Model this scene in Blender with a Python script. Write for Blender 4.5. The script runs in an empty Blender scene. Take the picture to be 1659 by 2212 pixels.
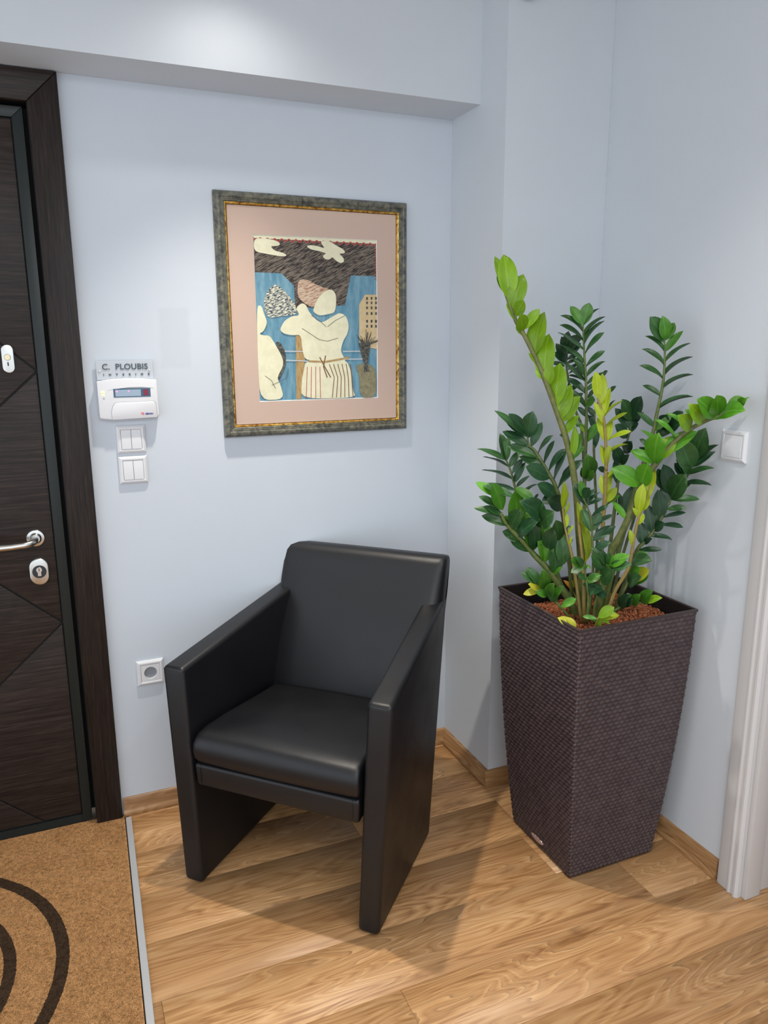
import bpy, bmesh, math, random
import numpy as np
from mathutils import Vector, Matrix, Euler
random.seed(7)
SC = bpy.context.scene
COL = SC.collection

# ---------------- camera ----------------
cd = bpy.data.cameras.new('camera'); cam = bpy.data.objects.new('camera', cd); COL.objects.link(cam)
F_PX, YAW, PITCH, ROLL = 1637.208, 0.398259, -0.218439, -0.0052284
CX, CY, CZ = -1.2325, -2.34580, 1.488
cd.sensor_fit = 'VERTICAL'; cd.sensor_height = 24.0; cd.lens = F_PX / 2212 * 24.0
cd.clip_start = 0.05; cd.clip_end = 60
_f = Vector((math.sin(YAW) * math.cos(PITCH), math.cos(YAW) * math.cos(PITCH), math.sin(PITCH)))
_r = Vector((math.cos(YAW), -math.sin(YAW), 0)); _u = _r.cross(_f)
_r2 = math.cos(ROLL) * _r + math.sin(ROLL) * _u; _u2 = -math.sin(ROLL) * _r + math.cos(ROLL) * _u
M = Matrix((_r2, _u2, -_f)).transposed().to_4x4(); M.translation = (CX, CY, CZ)
cam.matrix_world = M
SC.camera = cam

# ---------------- light ----------------
W = bpy.data.worlds.new('world'); SC.world = W; W.use_nodes = True
bg = W.node_tree.nodes['Background']; bg.inputs[0].default_value = (0.86, 0.93, 1.0, 1); bg.inputs[1].default_value = 1.38

def area(name, loc, size, power, col, rot=(0, 0, 0), sy=None):
    l = bpy.data.lights.new(name, 'AREA'); l.energy = power; l.color = col
    l.shape = 'RECTANGLE'; l.size = size; l.size_y = sy or size
    o = bpy.data.objects.new(name, l); o.location = loc; o.rotation_euler = rot; COL.objects.link(o); return o
area('soft_fill_light', (-0.9, -2.7, 2.44), 1.6, 30, (0.93, 0.97, 1.0), (math.radians(12), 0, 0), 1.0)  # soft overhead fill added out of view to lift the ambient light, no fixture

def spot(name, loc, power, col, cone, blend, radius, target):
    l = bpy.data.lights.new(name, 'SPOT'); l.energy = power; l.color = col; l.spot_size = math.radians(cone)
    l.spot_blend = blend; l.shadow_soft_size = radius
    o = bpy.data.objects.new(name, l); o.location = loc
    o.rotation_euler = (Vector(target) - Vector(loc)).to_track_quat('-Z', 'Y').to_euler(); COL.objects.link(o); return o
L1 = (-0.765, -0.40, 2.455)
spot('downlight_beam', L1, 92, (1.0, 0.92, 0.80), 84, 1.0, 0.026, (L1[0], L1[1] - .25, 0))
spot('downlight_spill', L1, 4.2, (1.0, 0.95, 0.88), 139, 0.9, 0.026, (L1[0], L1[1], 0))
L2 = (-0.25, -1.55, 2.455)
spot('downlight_beam_right', L2, 34, (1.0, 0.95, 0.88), 110, 0.8, 0.05, (L2[0] + .35, L2[1] + .1, 0))

SC.view_settings.view_transform = 'Standard'; SC.view_settings.look = 'None'
SC.view_settings.gamma = 1.0; SC.view_settings.use_curve_mapping = False
SC.view_settings.exposure = 0.22

# ---------------- helpers ----------------
def tag(o, label=None, cat=None, group=None, kind=None):
    if label: o['label'] = label
    if cat: o['category'] = cat
    if group: o['group'] = group
    if kind: o['kind'] = kind
    return o

def link(name, me, m=None, parent=None, loc=None, rot=None):
    o = bpy.data.objects.new(name, me); COL.objects.link(o)
    if m is not None and me is not None and not me.materials:
        for mm in (m if isinstance(m, (list, tuple)) else [m]): me.materials.append(mm)
    if parent: o.parent = parent
    if loc is not None: o.location = loc
    if rot is not None: o.rotation_euler = rot
    return o

def empty(name, loc=(0, 0, 0), rz=0, **k):
    o = bpy.data.objects.new(name, None); COL.objects.link(o); o.location = loc; o.rotation_euler = (0, 0, rz)
    o.empty_display_size = .05
    return tag(o, **k)

def bm_mesh(name, bm, smooth=False, angle=None):
    me = bpy.data.meshes.new(name); bm.normal_update(); bm.to_mesh(me); bm.free()
    if smooth:
        for p in me.polygons: p.use_smooth = True
        if angle is not None: me.set_sharp_from_angle(angle=math.radians(angle))
    return me

def add_box(bm, x0, x1, y0, y1, z0, z1, mi=0):
    v = [bm.verts.new(p) for p in ((x0, y0, z0), (x1, y0, z0), (x1, y1, z0), (x0, y1, z0), (x0, y0, z1), (x1, y0, z1), (x1, y1, z1), (x0, y1, z1))]
    for f in ((0, 3, 2, 1), (4, 5, 6, 7), (0, 1, 5, 4), (1, 2, 6, 5), (2, 3, 7, 6), (3, 0, 4, 7)):
        bm.faces.new([v[i] for i in f]).material_index = mi
    return v

def hexa(bm, pts):   # 8 points bottom ring then top ring
    v = [bm.verts.new(p) for p in pts]
    for f in ((0, 3, 2, 1), (4, 5, 6, 7), (0, 1, 5, 4), (1, 2, 6, 5), (2, 3, 7, 6), (3, 0, 4, 7)):
        bm.faces.new([v[i] for i in f])
    bmesh.ops.recalc_face_normals(bm, faces=bm.faces)

def bevel_all(bm, w, seg=2):
    bmesh.ops.bevel(bm, geom=list(bm.edges), offset=w, segments=seg, profile=0.5, affect='EDGES', clamp_overlap=True)

def box_obj(name, b, m, parent=None, bev=0, seg=2, smooth=None):
    """box centred on its own origin so object coordinates follow the piece"""
    x0, x1, y0, y1, z0, z1 = b
    c = Vector(((x0 + x1) / 2, (y0 + y1) / 2, (z0 + z1) / 2))
    bm = bmesh.new(); add_box(bm, x0 - c.x, x1 - c.x, y0 - c.y, y1 - c.y, z0 - c.z, z1 - c.z)
    if bev: bevel_all(bm, bev, seg)
    me = bm_mesh(name, bm, smooth=bev > 0, angle=50)
    return link(name, me, m, parent, c - (parent.location if parent else Vector((0, 0, 0))))

def prism(bm, poly, mapf, d0, d1, mi=0):
    """extrude a 2-D polygon between depths d0,d1; mapf(a,b,d)->xyz"""
    a = [bm.verts.new(mapf(p[0], p[1], d0)) for p in poly]; b = [bm.verts.new(mapf(p[0], p[1], d1)) for p in poly]
    n = len(poly); fs = [bm.faces.new(a), bm.faces.new(b[::-1])]
    for i in range(n): fs.append(bm.faces.new((a[i], b[i], b[(i + 1) % n], a[(i + 1) % n])))
    for f in fs: f.material_index = mi
    return fs

def prism_obj(name, poly, mapf, d0, d1, m, parent=None, bev=0, seg=2, smooth=False, angle=40):
    bm = bmesh.new(); prism(bm, poly, mapf, d0, d1)
    bmesh.ops.recalc_face_normals(bm, faces=bm.faces)
    if bev: bevel_all(bm, bev, seg)
    return link(name, bm_mesh(name, bm, smooth or bev > 0, angle), m, parent)

def tube(bm, pts, r, seg=8, cap=True):
    rs = r if isinstance(r, (list, tuple)) else [r] * len(pts)
    rings = []; pts = [Vector(p) for p in pts]
    up = Vector((0.31, 0.22, 0.92))
    for i, p in enumerate(pts):
        d = (pts[min(i + 1, len(pts) - 1)] - pts[max(i - 1, 0)]).normalized()
        a = d.cross(up)
        if a.length < .05: a = d.cross(Vector((1, 0, 0)))
        a.normalize(); b = d.cross(a)
        rings.append([bm.verts.new(p + rs[i] * (math.cos(t) * a + math.sin(t) * b)) for t in [2 * math.pi * k / seg for k in range(seg)]])
    for A, B in zip(rings[:-1], rings[1:]):
        for k in range(seg): bm.faces.new((A[k], A[(k + 1) % seg], B[(k + 1) % seg], B[k]))
    if cap: bm.faces.new(rings[0][::-1]); bm.faces.new(rings[-1])

def lathe(bm, prof, axis_map, seg=32):
    """prof list of (r, d); axis_map(a,b,d)"""
    rings = []
    for r, d in prof:
        if r < 1e-6: rings.append([bm.verts.new(axis_map(0, 0, d))])
        else: rings.append([bm.verts.new(axis_map(r * math.cos(2 * math.pi * k / seg), r * math.sin(2 * math.pi * k / seg), d)) for k in range(seg)])
    for A, B in zip(rings[:-1], rings[1:]):
        for k in range(seg):
            k2 = (k + 1) % seg
            if len(A) == 1 and len(B) == 1: continue
            if len(A) == 1: bm.faces.new((A[0], B[k], B[k2]))
            elif len(B) == 1: bm.faces.new((A[k], B[0], A[k2]))
            else: bm.faces.new((A[k], B[k], B[k2], A[k2]))
    bmesh.ops.recalc_face_normals(bm, faces=bm.faces)

# ---------------- materials ----------------
def mat(name, col=(.8, .8, .8), rough=.5, metal=0, spec=.5, coat=0):
    m = bpy.data.materials.new(name); m.use_nodes = True
    b = m.node_tree.nodes['Principled BSDF']
    b.inputs['Base Color'].default_value = (*col, 1); b.inputs['Roughness'].default_value = rough
    b.inputs['Metallic'].default_value = metal; b.inputs['Specular IOR Level'].default_value = spec
    b.inputs['Coat Weight'].default_value = coat
    return m
class NG:
    def __init__(s, m): s.m = m; s.t = m.node_tree; s.b = s.t.nodes['Principled BSDF']
    def n(s, typ, **k):
        nd = s.t.nodes.new('ShaderNode' + typ)
        for a, v in k.items():
            if a.startswith('i_'): nd.inputs[int(a[2:])].default_value = v
            else: setattr(nd, a, v)
        return nd
    def l(s, a, b): s.t.links.new(a, b)
    def coord(s, which='Object', scale=(1, 1, 1), loc=(0, 0, 0), rnd=False):
        tc = s.n('TexCoord'); mp = s.n('Mapping'); mp.inputs['Scale'].default_value = scale; mp.inputs['Location'].default_value = loc
        s.l(tc.outputs[which], mp.inputs['Vector'])
        if rnd:
            oi = s.n('ObjectInfo'); sc = s.n('Vector Math'.replace(' ', ''), operation='SCALE'); sc.inputs[0].default_value = (7.3, 3.1, 11.7)
            s.l(oi.outputs['Random'], sc.inputs['Scale']); s.l(sc.outputs[0], mp.inputs['Location'])
        return mp.outputs[0]
    def noise(s, vec, scale, detail=4, rough=.55, dist=0):
        nd = s.n('TexNoise'); nd.inputs['Scale'].default_value = scale; nd.inputs['Detail'].default_value = detail
        nd.inputs['Roughness'].default_value = rough; nd.inputs['Distortion'].default_value = dist
        if vec: s.l(vec, nd.inputs['Vector'])
        return nd.outputs['Fac']
    def ramp(s, fac, stops):
        r = s.n('ValToRGB'); e = r.color_ramp.elements
        while len(e) < len(stops): e.new(.5)
        for el, (p, c) in zip(e, stops): el.position = p; el.color = (*c, 1) if len(c) == 3 else c
        s.l(fac, r.inputs[0]); return r.outputs[0]
    def bump(s, h, strength=.2, dist=.002, prev=None):
        b = s.n('Bump'); b.inputs['Strength'].default_value = strength; b.inputs['Distance'].default_value = dist
        s.l(h, b.inputs['Height'])
        if prev: s.l(prev, b.inputs['Normal'])
        s.l(b.outputs[0], s.b.inputs['Normal']); return b.outputs[0]
    def math(s, op, a, b=None):
        nd = s.n('Math', operation=op)
        for i, v in enumerate((a, b)):
            if v is None: continue
            if isinstance(v, (int, float)): nd.inputs[i].default_value = v
            else: s.l(v, nd.inputs[i])
        return nd.outputs[0]
    def mix(s, fac, a, b, blend='MIX'):
        nd = s.n('Mix', data_type='RGBA', blend_type=blend)
        for i, v in ((0, fac), (6, a), (7, b)):
            if isinstance(v, (int, float)): nd.inputs[i].default_value = v
            elif isinstance(v, tuple): nd.inputs[i].default_value = (*v, 1)
            else: s.l(v, nd.inputs[i])
        return nd.outputs[2]

# painted plaster
def wallmat(name, col, ghost=False):
    m = mat(name, col, .62, spec=.3); g = NG(m); v = g.coord('Object')
    n1 = g.noise(v, 3.0, 3); c = g.ramp(n1, [(0.3, tuple(x * .965 for x in col)), (.7, col)])
    if ghost:   # faint mark of an older fitting on the paint
        tc = g.n('TexCoord'); sp = g.n('SeparateXYZ'); g.l(tc.outputs['Object'], sp.inputs[0])
        wob = g.noise(g.coord('Object'), 30, 2)
        def band(o, a, b, s):
            x = g.math('ADD', o, g.math('MULTIPLY', g.math('SUBTRACT', wob, .5), .012))
            lo = g.n('MapRange'); lo.inputs[1].default_value = a; lo.inputs[2].default_value = a + s; g.l(x, lo.inputs[0])
            hi = g.n('MapRange'); hi.inputs[1].default_value = b; hi.inputs[2].default_value = b - s; g.l(x, hi.inputs[0])
            return g.math('MULTIPLY', lo.outputs[0], hi.outputs[0])
        k = g.math('MULTIPLY', band(sp.outputs[0], -.958, -.862, .01), band(sp.outputs[2], 1.415, 1.598, .01))
        k = g.math('MULTIPLY', k, .5)
        c = g.mix(k, c, tuple(x * .88 for x in col))
    g.l(c, g.b.inputs['Base Color'])
    g.bump(g.noise(v, 420, 3, .6), .12, .0012)
    return m
M_wall = wallmat('wall_paint', (.60, .655, .725), True)
M_wall2 = wallmat('wall_paint_plain', (.62, .665, .715))
M_ceil = wallmat('ceiling_paint', (.72, .73, .74))
M_white = mat('white_plastic', (.70, .71, .74), .28, spec=.5, coat=.2)
M_whitelac = mat('white_lacquer', (.60, .59, .59), .38)
M_grey = mat('grey_line', (.25, .27, .30), .5)
M_black = mat('black_gap', (.006, .006, .007), .7)
M_alu = mat('aluminium', (.60, .61, .62), .45, .55); _g = NG(M_alu); _g.bump(_g.noise(_g.coord('Object', (3, 400, 3)), 3, 3), .1, .0005)
M_steel = mat('satin_steel', (.62, .62, .60), .28, 1.0)
M_rubber = mat('black_rubber', (.02, .02, .02), .7)

def oak(name, dark=1.0, axis=0, warm=1.0):
    m = mat(name, (.5, .3, .15), .36, spec=.5); g = NG(m)
    sc = (1.1, 8.0, 8.0) if axis == 0 else (8.0, 1.1, 8.0)
    v = g.coord('Object', sc, rnd=True)
    big = g.noise(v, 1.0, 3, .45, .35)
    rings = g.math('FRACT', g.math('MULTIPLY', big, 24.0))                       # cathedral figure: contour lines of a slow noise
    tri = g.math('ABSOLUTE', g.math('SUBTRACT', g.math('MULTIPLY', rings, 2.0), 1.0))
    sc2 = (2.5, 120, 120) if axis == 0 else (120, 2.5, 120)
    v2 = g.coord('Object', sc2, rnd=True)
    fib = g.noise(v2, 1.6, 5, .65)
    sc3 = (.8, 16, 16) if axis == 0 else (16, .8, 16)
    streak = g.noise(g.coord('Object', sc3, rnd=True), 1.3, 4, .6)
    f = g.math('ADD', g.math('MULTIPLY', tri, .17), g.math('MULTIPLY', fib, .50)); f = g.math('ADD', f, g.math('MULTIPLY', streak, .40))
    d = dark
    c = g.ramp(f, [(.36, (.25 * d, .115 * d, .040 * d)), (.47, (.41 * d, .212 * d, .084 * d)), (.56, (.52 * d, .290 * d, .125 * d)), (.70, (.66 * d, .405 * d, .20 * d))])
    ln_ = g.ramp(rings, [(.0, (1, 1, 1)), (.16, (.45, .45, .45)), (.45, (0, 0, 0)), (.93, (0, 0, 0)), (1.0, (1, 1, 1))])
    zone = g.ramp(g.noise(g.coord('Object', (1.3, 5, 5) if axis == 0 else (5, 1.3, 5), rnd=True), 1.2, 2), [(.42, (.12,) * 3), (.60, (1,) * 3)])
    brk = g.ramp(fib, [(.35, (.35,) * 3), (.6, (1,) * 3)])
    c = g.mix(g.math('MULTIPLY', g.math('MULTIPLY', ln_, zone), g.math('MULTIPLY', brk, .85)), c, (.19 * d, .085 * d, .030 * d))
    wide = g.noise(g.coord('Object', (.7, 4.5, 4.5) if axis == 0 else (4.5, .7, 4.5), rnd=True), 1.4, 3, .5)
    c = g.mix(g.ramp(wide, [(.35, (.40,) * 3), (.55, (0,) * 3)]), c, (.30 * d, .150 * d, .058 * d))
    # knots
    vo = g.n('TexVoronoi', feature='F1'); vo.inputs['Scale'].default_value = 1.0; vo.inputs['Randomness'].default_value = 1
    kv = (2.2, 7.0, 7.0) if axis == 0 else (7.0, 2.2, 7.0)
    wv = g.n('VectorMath', operation='ADD'); g.l(g.coord('Object', kv, rnd=True), wv.inputs[0])
    sw = g.n('VectorMath', operation='SCALE'); sw.inputs['Scale'].default_value = .35; nz = g.n('TexNoise'); nz.inputs['Scale'].default_value = 14
    g.l(g.coord('Object'), nz.inputs['Vector']); g.l(nz.outputs['Color'], sw.inputs[0]); g.l(sw.outputs[0], wv.inputs[1]); g.l(wv.outputs[0], vo.inputs['Vector'])
    kn = g.ramp(vo.outputs['Distance'], [(.03, (1, 1, 1)), (.13, (0, 0, 0))])
    c = g.mix(g.math('MULTIPLY', kn, .55), c, (.13 * d, .055 * d, .02 * d))
    oi = g.n('ObjectInfo'); hv = g.n('HueSaturation'); g.l(c, hv.inputs['Color'])
    mr = g.n('MapRange'); mr.inputs[3].default_value = .95; mr.inputs[4].default_value = 1.08; g.l(oi.outputs['Random'], mr.inputs[0]); g.l(mr.outputs[0], hv.inputs['Value'])
    g.l(hv.outputs[0], g.b.inputs['Base Color'])
    g.l(g.ramp(f, [(.3, (.48,) * 3), (.8, (.34,) * 3)]), g.b.inputs['Roughness'])
    g.bump(g.math('ADD', fib, g.math('MULTIPLY', tri, .3)), .14, .0008)
    return m
M_oak = oak('oak_laminate', 1.06)
M_oak_x = oak('oak_skirting_x', .80)
M_oak_y = oak('oak_skirting_y', .80, 1)

def wenge(name, axis=0, k=1.0):
    m = mat(name, (.03, .02, .017), .40, spec=.25); g = NG(m)
    sc = (3, 3, 90) if axis == 0 else (90, 90, 3)
    f = g.noise(g.coord('Object', sc, rnd=True), 1.6, 5, .65)
    f2 = g.noise(g.coord('Object', tuple(x * 3 for x in sc), rnd=True), 2.0, 3)
    f = g.math('ADD', g.math('MULTIPLY', f, .6), g.math('MULTIPLY', f2, .4))
    c = g.ramp(f, [(.36, (.009 * k, .0062 * k, .0055 * k)), (.52, (.025 * k, .0175 * k, .0150 * k)), (.68, (.055 * k, .038 * k, .031 * k))])
    g.l(c, g.b.inputs['Base Color']); g.bump(f, .2, .0008)
    return m
M_weng = wenge('wenge_veneer')
M_wengv = wenge('wenge_casing', 1, .75)
M_edge = mat('dark_lacquered_steel', (.012, .018, .018), .35, spec=.35)

# leather
M_leather = mat('black_leather', (.0055, .0058, .0075), .40, spec=.46); _g = NG(M_leather)
_v = _g.coord('Object'); _vo = _g.n('TexVoronoi', feature='DISTANCE_TO_EDGE'); _vo.inputs['Scale'].default_value = 650; _g.l(_v, _vo.inputs['Vector'])
_g.bump(_g.math('ADD', _g.math('MULTIPLY', _vo.outputs['Distance'], 1.2), _g.noise(_v, 60, 3)), .10, .0012)
_g.l(_g.ramp(_g.noise(_v, 9, 3), [(.3, (.38,) * 3), (.7, (.47,) * 3)]), _g.b.inputs['Roughness'])

# leaves
def leafmat(name, col, light, trans=.25, rough=.33):
    m = mat(name, col, rough, spec=.5); g = NG(m)
    tc = g.n('TexCoord'); sp = g.n('SeparateXYZ'); g.l(tc.outputs['Object'], sp.inputs[0])
    ax = g.math('ABSOLUTE', sp.outputs[0])
    mid = g.n('MapRange'); mid.inputs[1].default_value = .05; mid.inputs[2].default_value = .0; g.l(ax, mid.inputs[0])
    oi = g.n('ObjectInfo')
    no = g.noise(g.coord('Object', (2, 2, 2), rnd=True), 1.5, 2)
    base = g.mix(g.ramp(no, [(.3, (0,) * 3), (.75, (1,) * 3)]), col, tuple(a * .6 + b * .4 for a, b in zip(col, light)))
    c = g.mix(g.math('MULTIPLY', mid.outputs[0], .6), base, light)
    hv = g.n('HueSaturation'); mr = g.n('MapRange'); mr.inputs[3].default_value = .75; mr.inputs[4].default_value = 1.25
    g.l(oi.outputs['Random'], mr.inputs[0]); g.l(mr.outputs[0], hv.inputs['Value']); g.l(c, hv.inputs['Color'])
    g.l(hv.outputs[0], g.b.inputs['Base Color'])
    # side veins as fine relief
    wv = g.math('SINE', g.math('MULTIPLY', g.math('SUBTRACT', sp.outputs[1], g.math('MULTIPLY', ax, .8)), 75))
    g.bump(wv, .10, .002)
    tr = g.n('BsdfTranslucent'); g.l(hv.outputs[0], tr.inputs[0]); mx = g.n('MixShader'); mx.inputs[0].default_value = trans
    out = g.t.nodes['Material Output']; g.l(g.b.outputs[0], mx.inputs[1]); g.l(tr.outputs[0], mx.inputs[2]); g.l(mx.outputs[0], out.inputs[0])
    return m
LM = {
 'leafdark': leafmat('leaf_dark', (.011, .050, .018), (.05, .14, .05), .10),
 'leafmiddark': leafmat('leaf_mid_dark', (.022, .085, .020), (.09, .22, .06), .14),
 'leafmid': leafmat('leaf_mid', (.045, .17, .012), (.14, .36, .05), .2),
 'leafgreen': leafmat('leaf_green', (.07, .27, .010), (.22, .50, .06), .25),
 'leafbright': leafmat('leaf_bright', (.20, .40, .008), (.40, .62, .05), .3),
 'leaflime': leafmat('leaf_lime', (.34, .47, .010), (.60, .66, .06), .3),
 'leafyellow': leafmat('leaf_yellow', (.50, .50, .02), (.6, .6, .1), .3),
 'leaforange': leafmat('leaf_orange', (.60, .24, .015), (.7, .4, .05), .3)}
def stemmat(name, a, b):
    m = mat(name, a, .42); g = NG(m); n = g.noise(g.coord('Object'), 60, 4)
    g.l(g.ramp(n, [(.35, a), (.7, b)]), g.b.inputs['Base Color']); g.bump(n, .2, .001); return m
SM = {'leafbright': stemmat('stem_olive', (.10, .12, .03), (.17, .18, .05)), 'leafgreen': stemmat('stem_speckled', (.07, .10, .02), (.16, .17, .05)),
      'leaflime': stemmat('stem_tan', (.22, .17, .05), (.30, .22, .06)), 'leafdark': stemmat('stem_green', (.06, .09, .02), (.13, .15, .04)),
      'leafmiddark': stemmat('stem_midgreen', (.07, .12, .02), (.16, .18, .05)), 'leafmid': stemmat('stem_mid', (.08, .14, .02), (.14, .2, .05)),
      'leafyellow': stemmat('stem_yellow', (.2, .2, .04), (.3, .28, .06))}

# ---------------- room ----------------
H = 2.47; ZB = 2.185; EB = .178; PF = -.323; WR = .363; DY = -1.06
bm = bmesh.new()
add_box(bm, -1.247, 0.6, 0, .14, 0, H); add_box(bm, -3.2, -2.16, 0, .14, 0, H); add_box(bm, -2.16, -1.247, 0, .14, 2.115, H)
tag(link('wall_back', bm_mesh('wall_back', bm), M_wall), 'pale blue-grey painted back wall with the entrance door', kind='structure')
bm = bmesh.new(); add_box(bm, -3.2, -.0, -EB, -.0005, ZB, H - .0005)
tag(link('wall_beam', bm_mesh('wall_beam', bm), M_wall2), 'boxed ceiling beam above door and picture', kind='structure')
bm = bmesh.new(); add_box(bm, 0, .60, PF, -.0005, 0, H)
tag(link('wall_pillar', bm_mesh('wall_pillar', bm), M_wall2), 'projecting wall pillar between armchair and planter', kind='structure')
bm = bmesh.new(); add_box(bm, WR, .468, DY, PF - .0005, 0, H); add_box(bm, WR, .468, -4.2, -1.99, 0, H); add_box(bm, WR, .468, -1.99, DY, 2.12, H)
tag(link('wall_right', bm_mesh('wall_right', bm), M_wall2), 'pale right wall with light switch and doorway', kind='structure')
bm = bmesh.new(); add_box(bm, 1.75, 1.87, -4.2, .0, 0, H); add_box(bm, .6, 1.75, -.12, 0, 0, H)
tag(link('wall_corridor', bm_mesh('wall_corridor', bm), M_wall2), 'corridor wall beyond the right doorway', kind='structure')
bm = bmesh.new(); add_box(bm, -3.2, 1.87, -4.2, .14, H, H + .1)
tag(link('ceiling', bm_mesh('ceiling', bm), M_ceil), 'white ceiling', kind='structure')

# floor: laminate planks, one object each
M_sub = mat('floor_underlay', (.10, .06, .03), .8)
bm = bmesh.new(); add_box(bm, -3.2, 1.87, -4.2, .14, -.05, -.009)
floor = tag(link('floor', bm_mesh('floor', bm), M_sub), 'oak-look laminate floor', kind='structure')
row = 0
y1 = 0.165
joints = {4: .147, 3: -.045}
pm = {}
def strip_x(y): return -1.1535 + (y + .024) * (-1.201 + 1.1535) / (-2.0 + .024)
def clip_plank(x0, x1, ya, yb):
    g = .00035
    if x0 == -1.1555:
        cx_, cy_ = (x0 + x1) / 2, (ya + yb) / 2; bm = bmesh.new(); P4 = [(strip_x(ya), ya + g), (x1 - g, ya + g), (x1 - g, yb - g), (strip_x(yb), yb - g)]
        hexa(bm, [(a - cx_, b - cy_, -.0045) for a, b in P4] + [(a - cx_, b - cy_, .0045) for a, b in P4]); bevel_all(bm, .0005, 1)
        return link('plank', bm_mesh('plank', bm, True, 50), M_oak, floor, (cx_, cy_, -.0045))
    w = yb - ya
    o = box_obj('plank', (x0 + g, x1 - g, ya + g, yb - g, -.009, 0.0), M_oak, floor, .0005, 1)
    return o
seams = [0.165 - .19 * k for k in range(0, 24)]      # .165,-.025,-.215,-.405,-.595,-.785,-.975,...
for k in range(len(seams) - 1):
    yb, ya = seams[k], seams[k + 1]
    if k == 0: yb = .14
    ln = 1.29
    j = {3: -.02, 4: -.045, 5: .147, 6: -.62, 7: -.95, 2: -.5}.get(k, random.uniform(-1, 0))
    xs = sorted([j + ln * i for i in range(-4, 5)])
    left = -1.1555 if ya > -2.0 else -3.2
    for a, b in zip(xs[:-1], xs[1:]):
        a = max(a, left); b = min(b, 1.75)
        if ya < -2.0 and a > 1.0: continue
        if b - a > .004: clip_plank(a, b, max(ya, -4.2), yb)

# aluminium strip between mat and laminate
def quad_strip(name, m, a0, a1, b0, b1, z0, z1, **k):
    bm = bmesh.new(); hexa(bm, [(a0[0], a0[1], z0), (a1[0], a1[1], z0), (b1[0], b1[1], z0), (b0[0], b0[1], z0), (a0[0], a0[1], z1), (a1[0], a1[1], z1), (b1[0], b1[1], z1), (b0[0], b0[1], z1)])
    bevel_all(bm, .0008, 1)
    return tag(link(name, bm_mesh(name, bm, True, 40), m), **k)
quad_strip('trim_1', M_alu, (-1.1625, -.024), (-1.1445, -.024), (-1.21, -2.0), (-1.192, -2.0), .0004, .0052, label='brushed aluminium edge strip between doormat and laminate floor', kind='structure')

# coir mat with printed rings
M_coir = mat('coir', (.42, .22, .09), .95, spec=.1); g = NG(M_coir)
tc = g.n('TexCoord'); sp = g.n('SeparateXYZ'); g.l(tc.outputs['Object'], sp.inputs[0])
dx = g.math('ADD', sp.outputs[0], 1.805); dy = g.math('ADD', sp.outputs[1], .545)
rr = g.math('SQRT', g.math('ADD', g.math('MULTIPLY', dx, dx), g.math('MULTIPLY', dy, dy)))
rr = g.math('ADD', rr, g.math('MULTIPLY', g.math('SUBTRACT', g.noise(g.coord('Object'), 160, 2), .5), .006))
def ringf(a, b):
    return g.math('MULTIPLY', g.math('GREATER_THAN', rr, a), g.math('LESS_THAN', rr, b))
rg = g.math('ADD', ringf(.436, .468), ringf(.318, .347)); rg = g.math('ADD', rg, ringf(.19, .22))
nf = g.noise(g.coord('Object'), 380, 4, .7); nb = g.noise(g.coord('Object'), 16, 3)
cc = g.ramp(nf, [(.3, (.36, .155, .055)), (.5, (.76, .40, .165)), (.72, (1.0, .66, .34))])
cc = g.mix(.6, cc, g.ramp(nb, [(.3, (.80, .74, .66)), (.7, (1, 1, 1))]), 'MULTIPLY')
cc = g.mix(g.math('MULTIPLY', rg, .93), cc, g.mix(.45, (.035, .025, .02), g.ramp(nf, [(.4, (.02, .013, .01)), (.7, (.10, .065, .045))])))
n2_ = g.noise(g.coord('Object'), 95, 5, .75)
cc = g.mix(.55, cc, g.ramp(n2_, [(.36, (.35, .32, .28)), (.5, (1, 1, 1)), (.68, (1.5, 1.45, 1.4))]), 'MULTIPLY')
g.l(cc, g.b.inputs['Base Color']); g.bump(g.math('ADD', nf, n2_), 1.0, .005)
MX0, MY0, MY1 = -2.4, -2.0, .009
def xr(y): return -1.1655 + (y + .024) * (-1.213 + 1.1655) / (-2.0 + .024)
bm = bmesh.new(); hexa(bm, [(MX0, MY0, -.008), (xr(MY0), MY0, -.008), (xr(MY1), MY1, -.008), (MX0, MY1, -.008), (MX0, MY0, .003), (xr(MY0), MY0, .003), (xr(MY1), MY1, .003), (MX0, MY1, .003)])
dm = link('doormat', bm_mesh('doormat', bm), M_coir)
tag(dm, 'brown coir doormat with dark concentric rings in front of the door', 'doormat')
rng = np.random.default_rng(3); N = 90000
fy = rng.uniform(-1.0, MY1 - .002, N); fx = -1.62 + rng.random(N) * (np.array([xr(v) for v in fy]) - .003 + 1.62)
th = rng.uniform(0, 2 * np.pi, N); ln = rng.uniform(.003, .007, N); hz = rng.uniform(.0008, .0035, N); wd = .0005
ex = np.minimum(fx + np.cos(th) * ln, xr(-.5) + .0); ex = np.where(ex > np.array([xr(v) for v in fy]) - .002, fx, ex)
ey = np.minimum(fy + np.sin(th) * ln, MY1 - .001)
nx, ny = -np.sin(th) * wd, np.cos(th) * wd
V = np.empty((N, 3, 3)); V[:, 0] = np.stack([fx - nx, fy - ny, np.full(N, .0025)], 1); V[:, 1] = np.stack([fx + nx, fy + ny, np.full(N, .0025)], 1); V[:, 2] = np.stack([ex, ey, .003 + hz], 1)
me = bpy.data.meshes.new('fibres'); me.vertices.add(N * 3); me.loops.add(N * 3); me.polygons.add(N)
me.vertices.foreach_set('co', V.reshape(-1)); me.loops.foreach_set('vertex_index', np.arange(N * 3)); me.polygons.foreach_set('loop_start', np.arange(0, N * 3, 3)); me.update(calc_edges=True)
fb = link('fibres', me, M_coir, dm); fb['kind'] = 'stuff'

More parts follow.
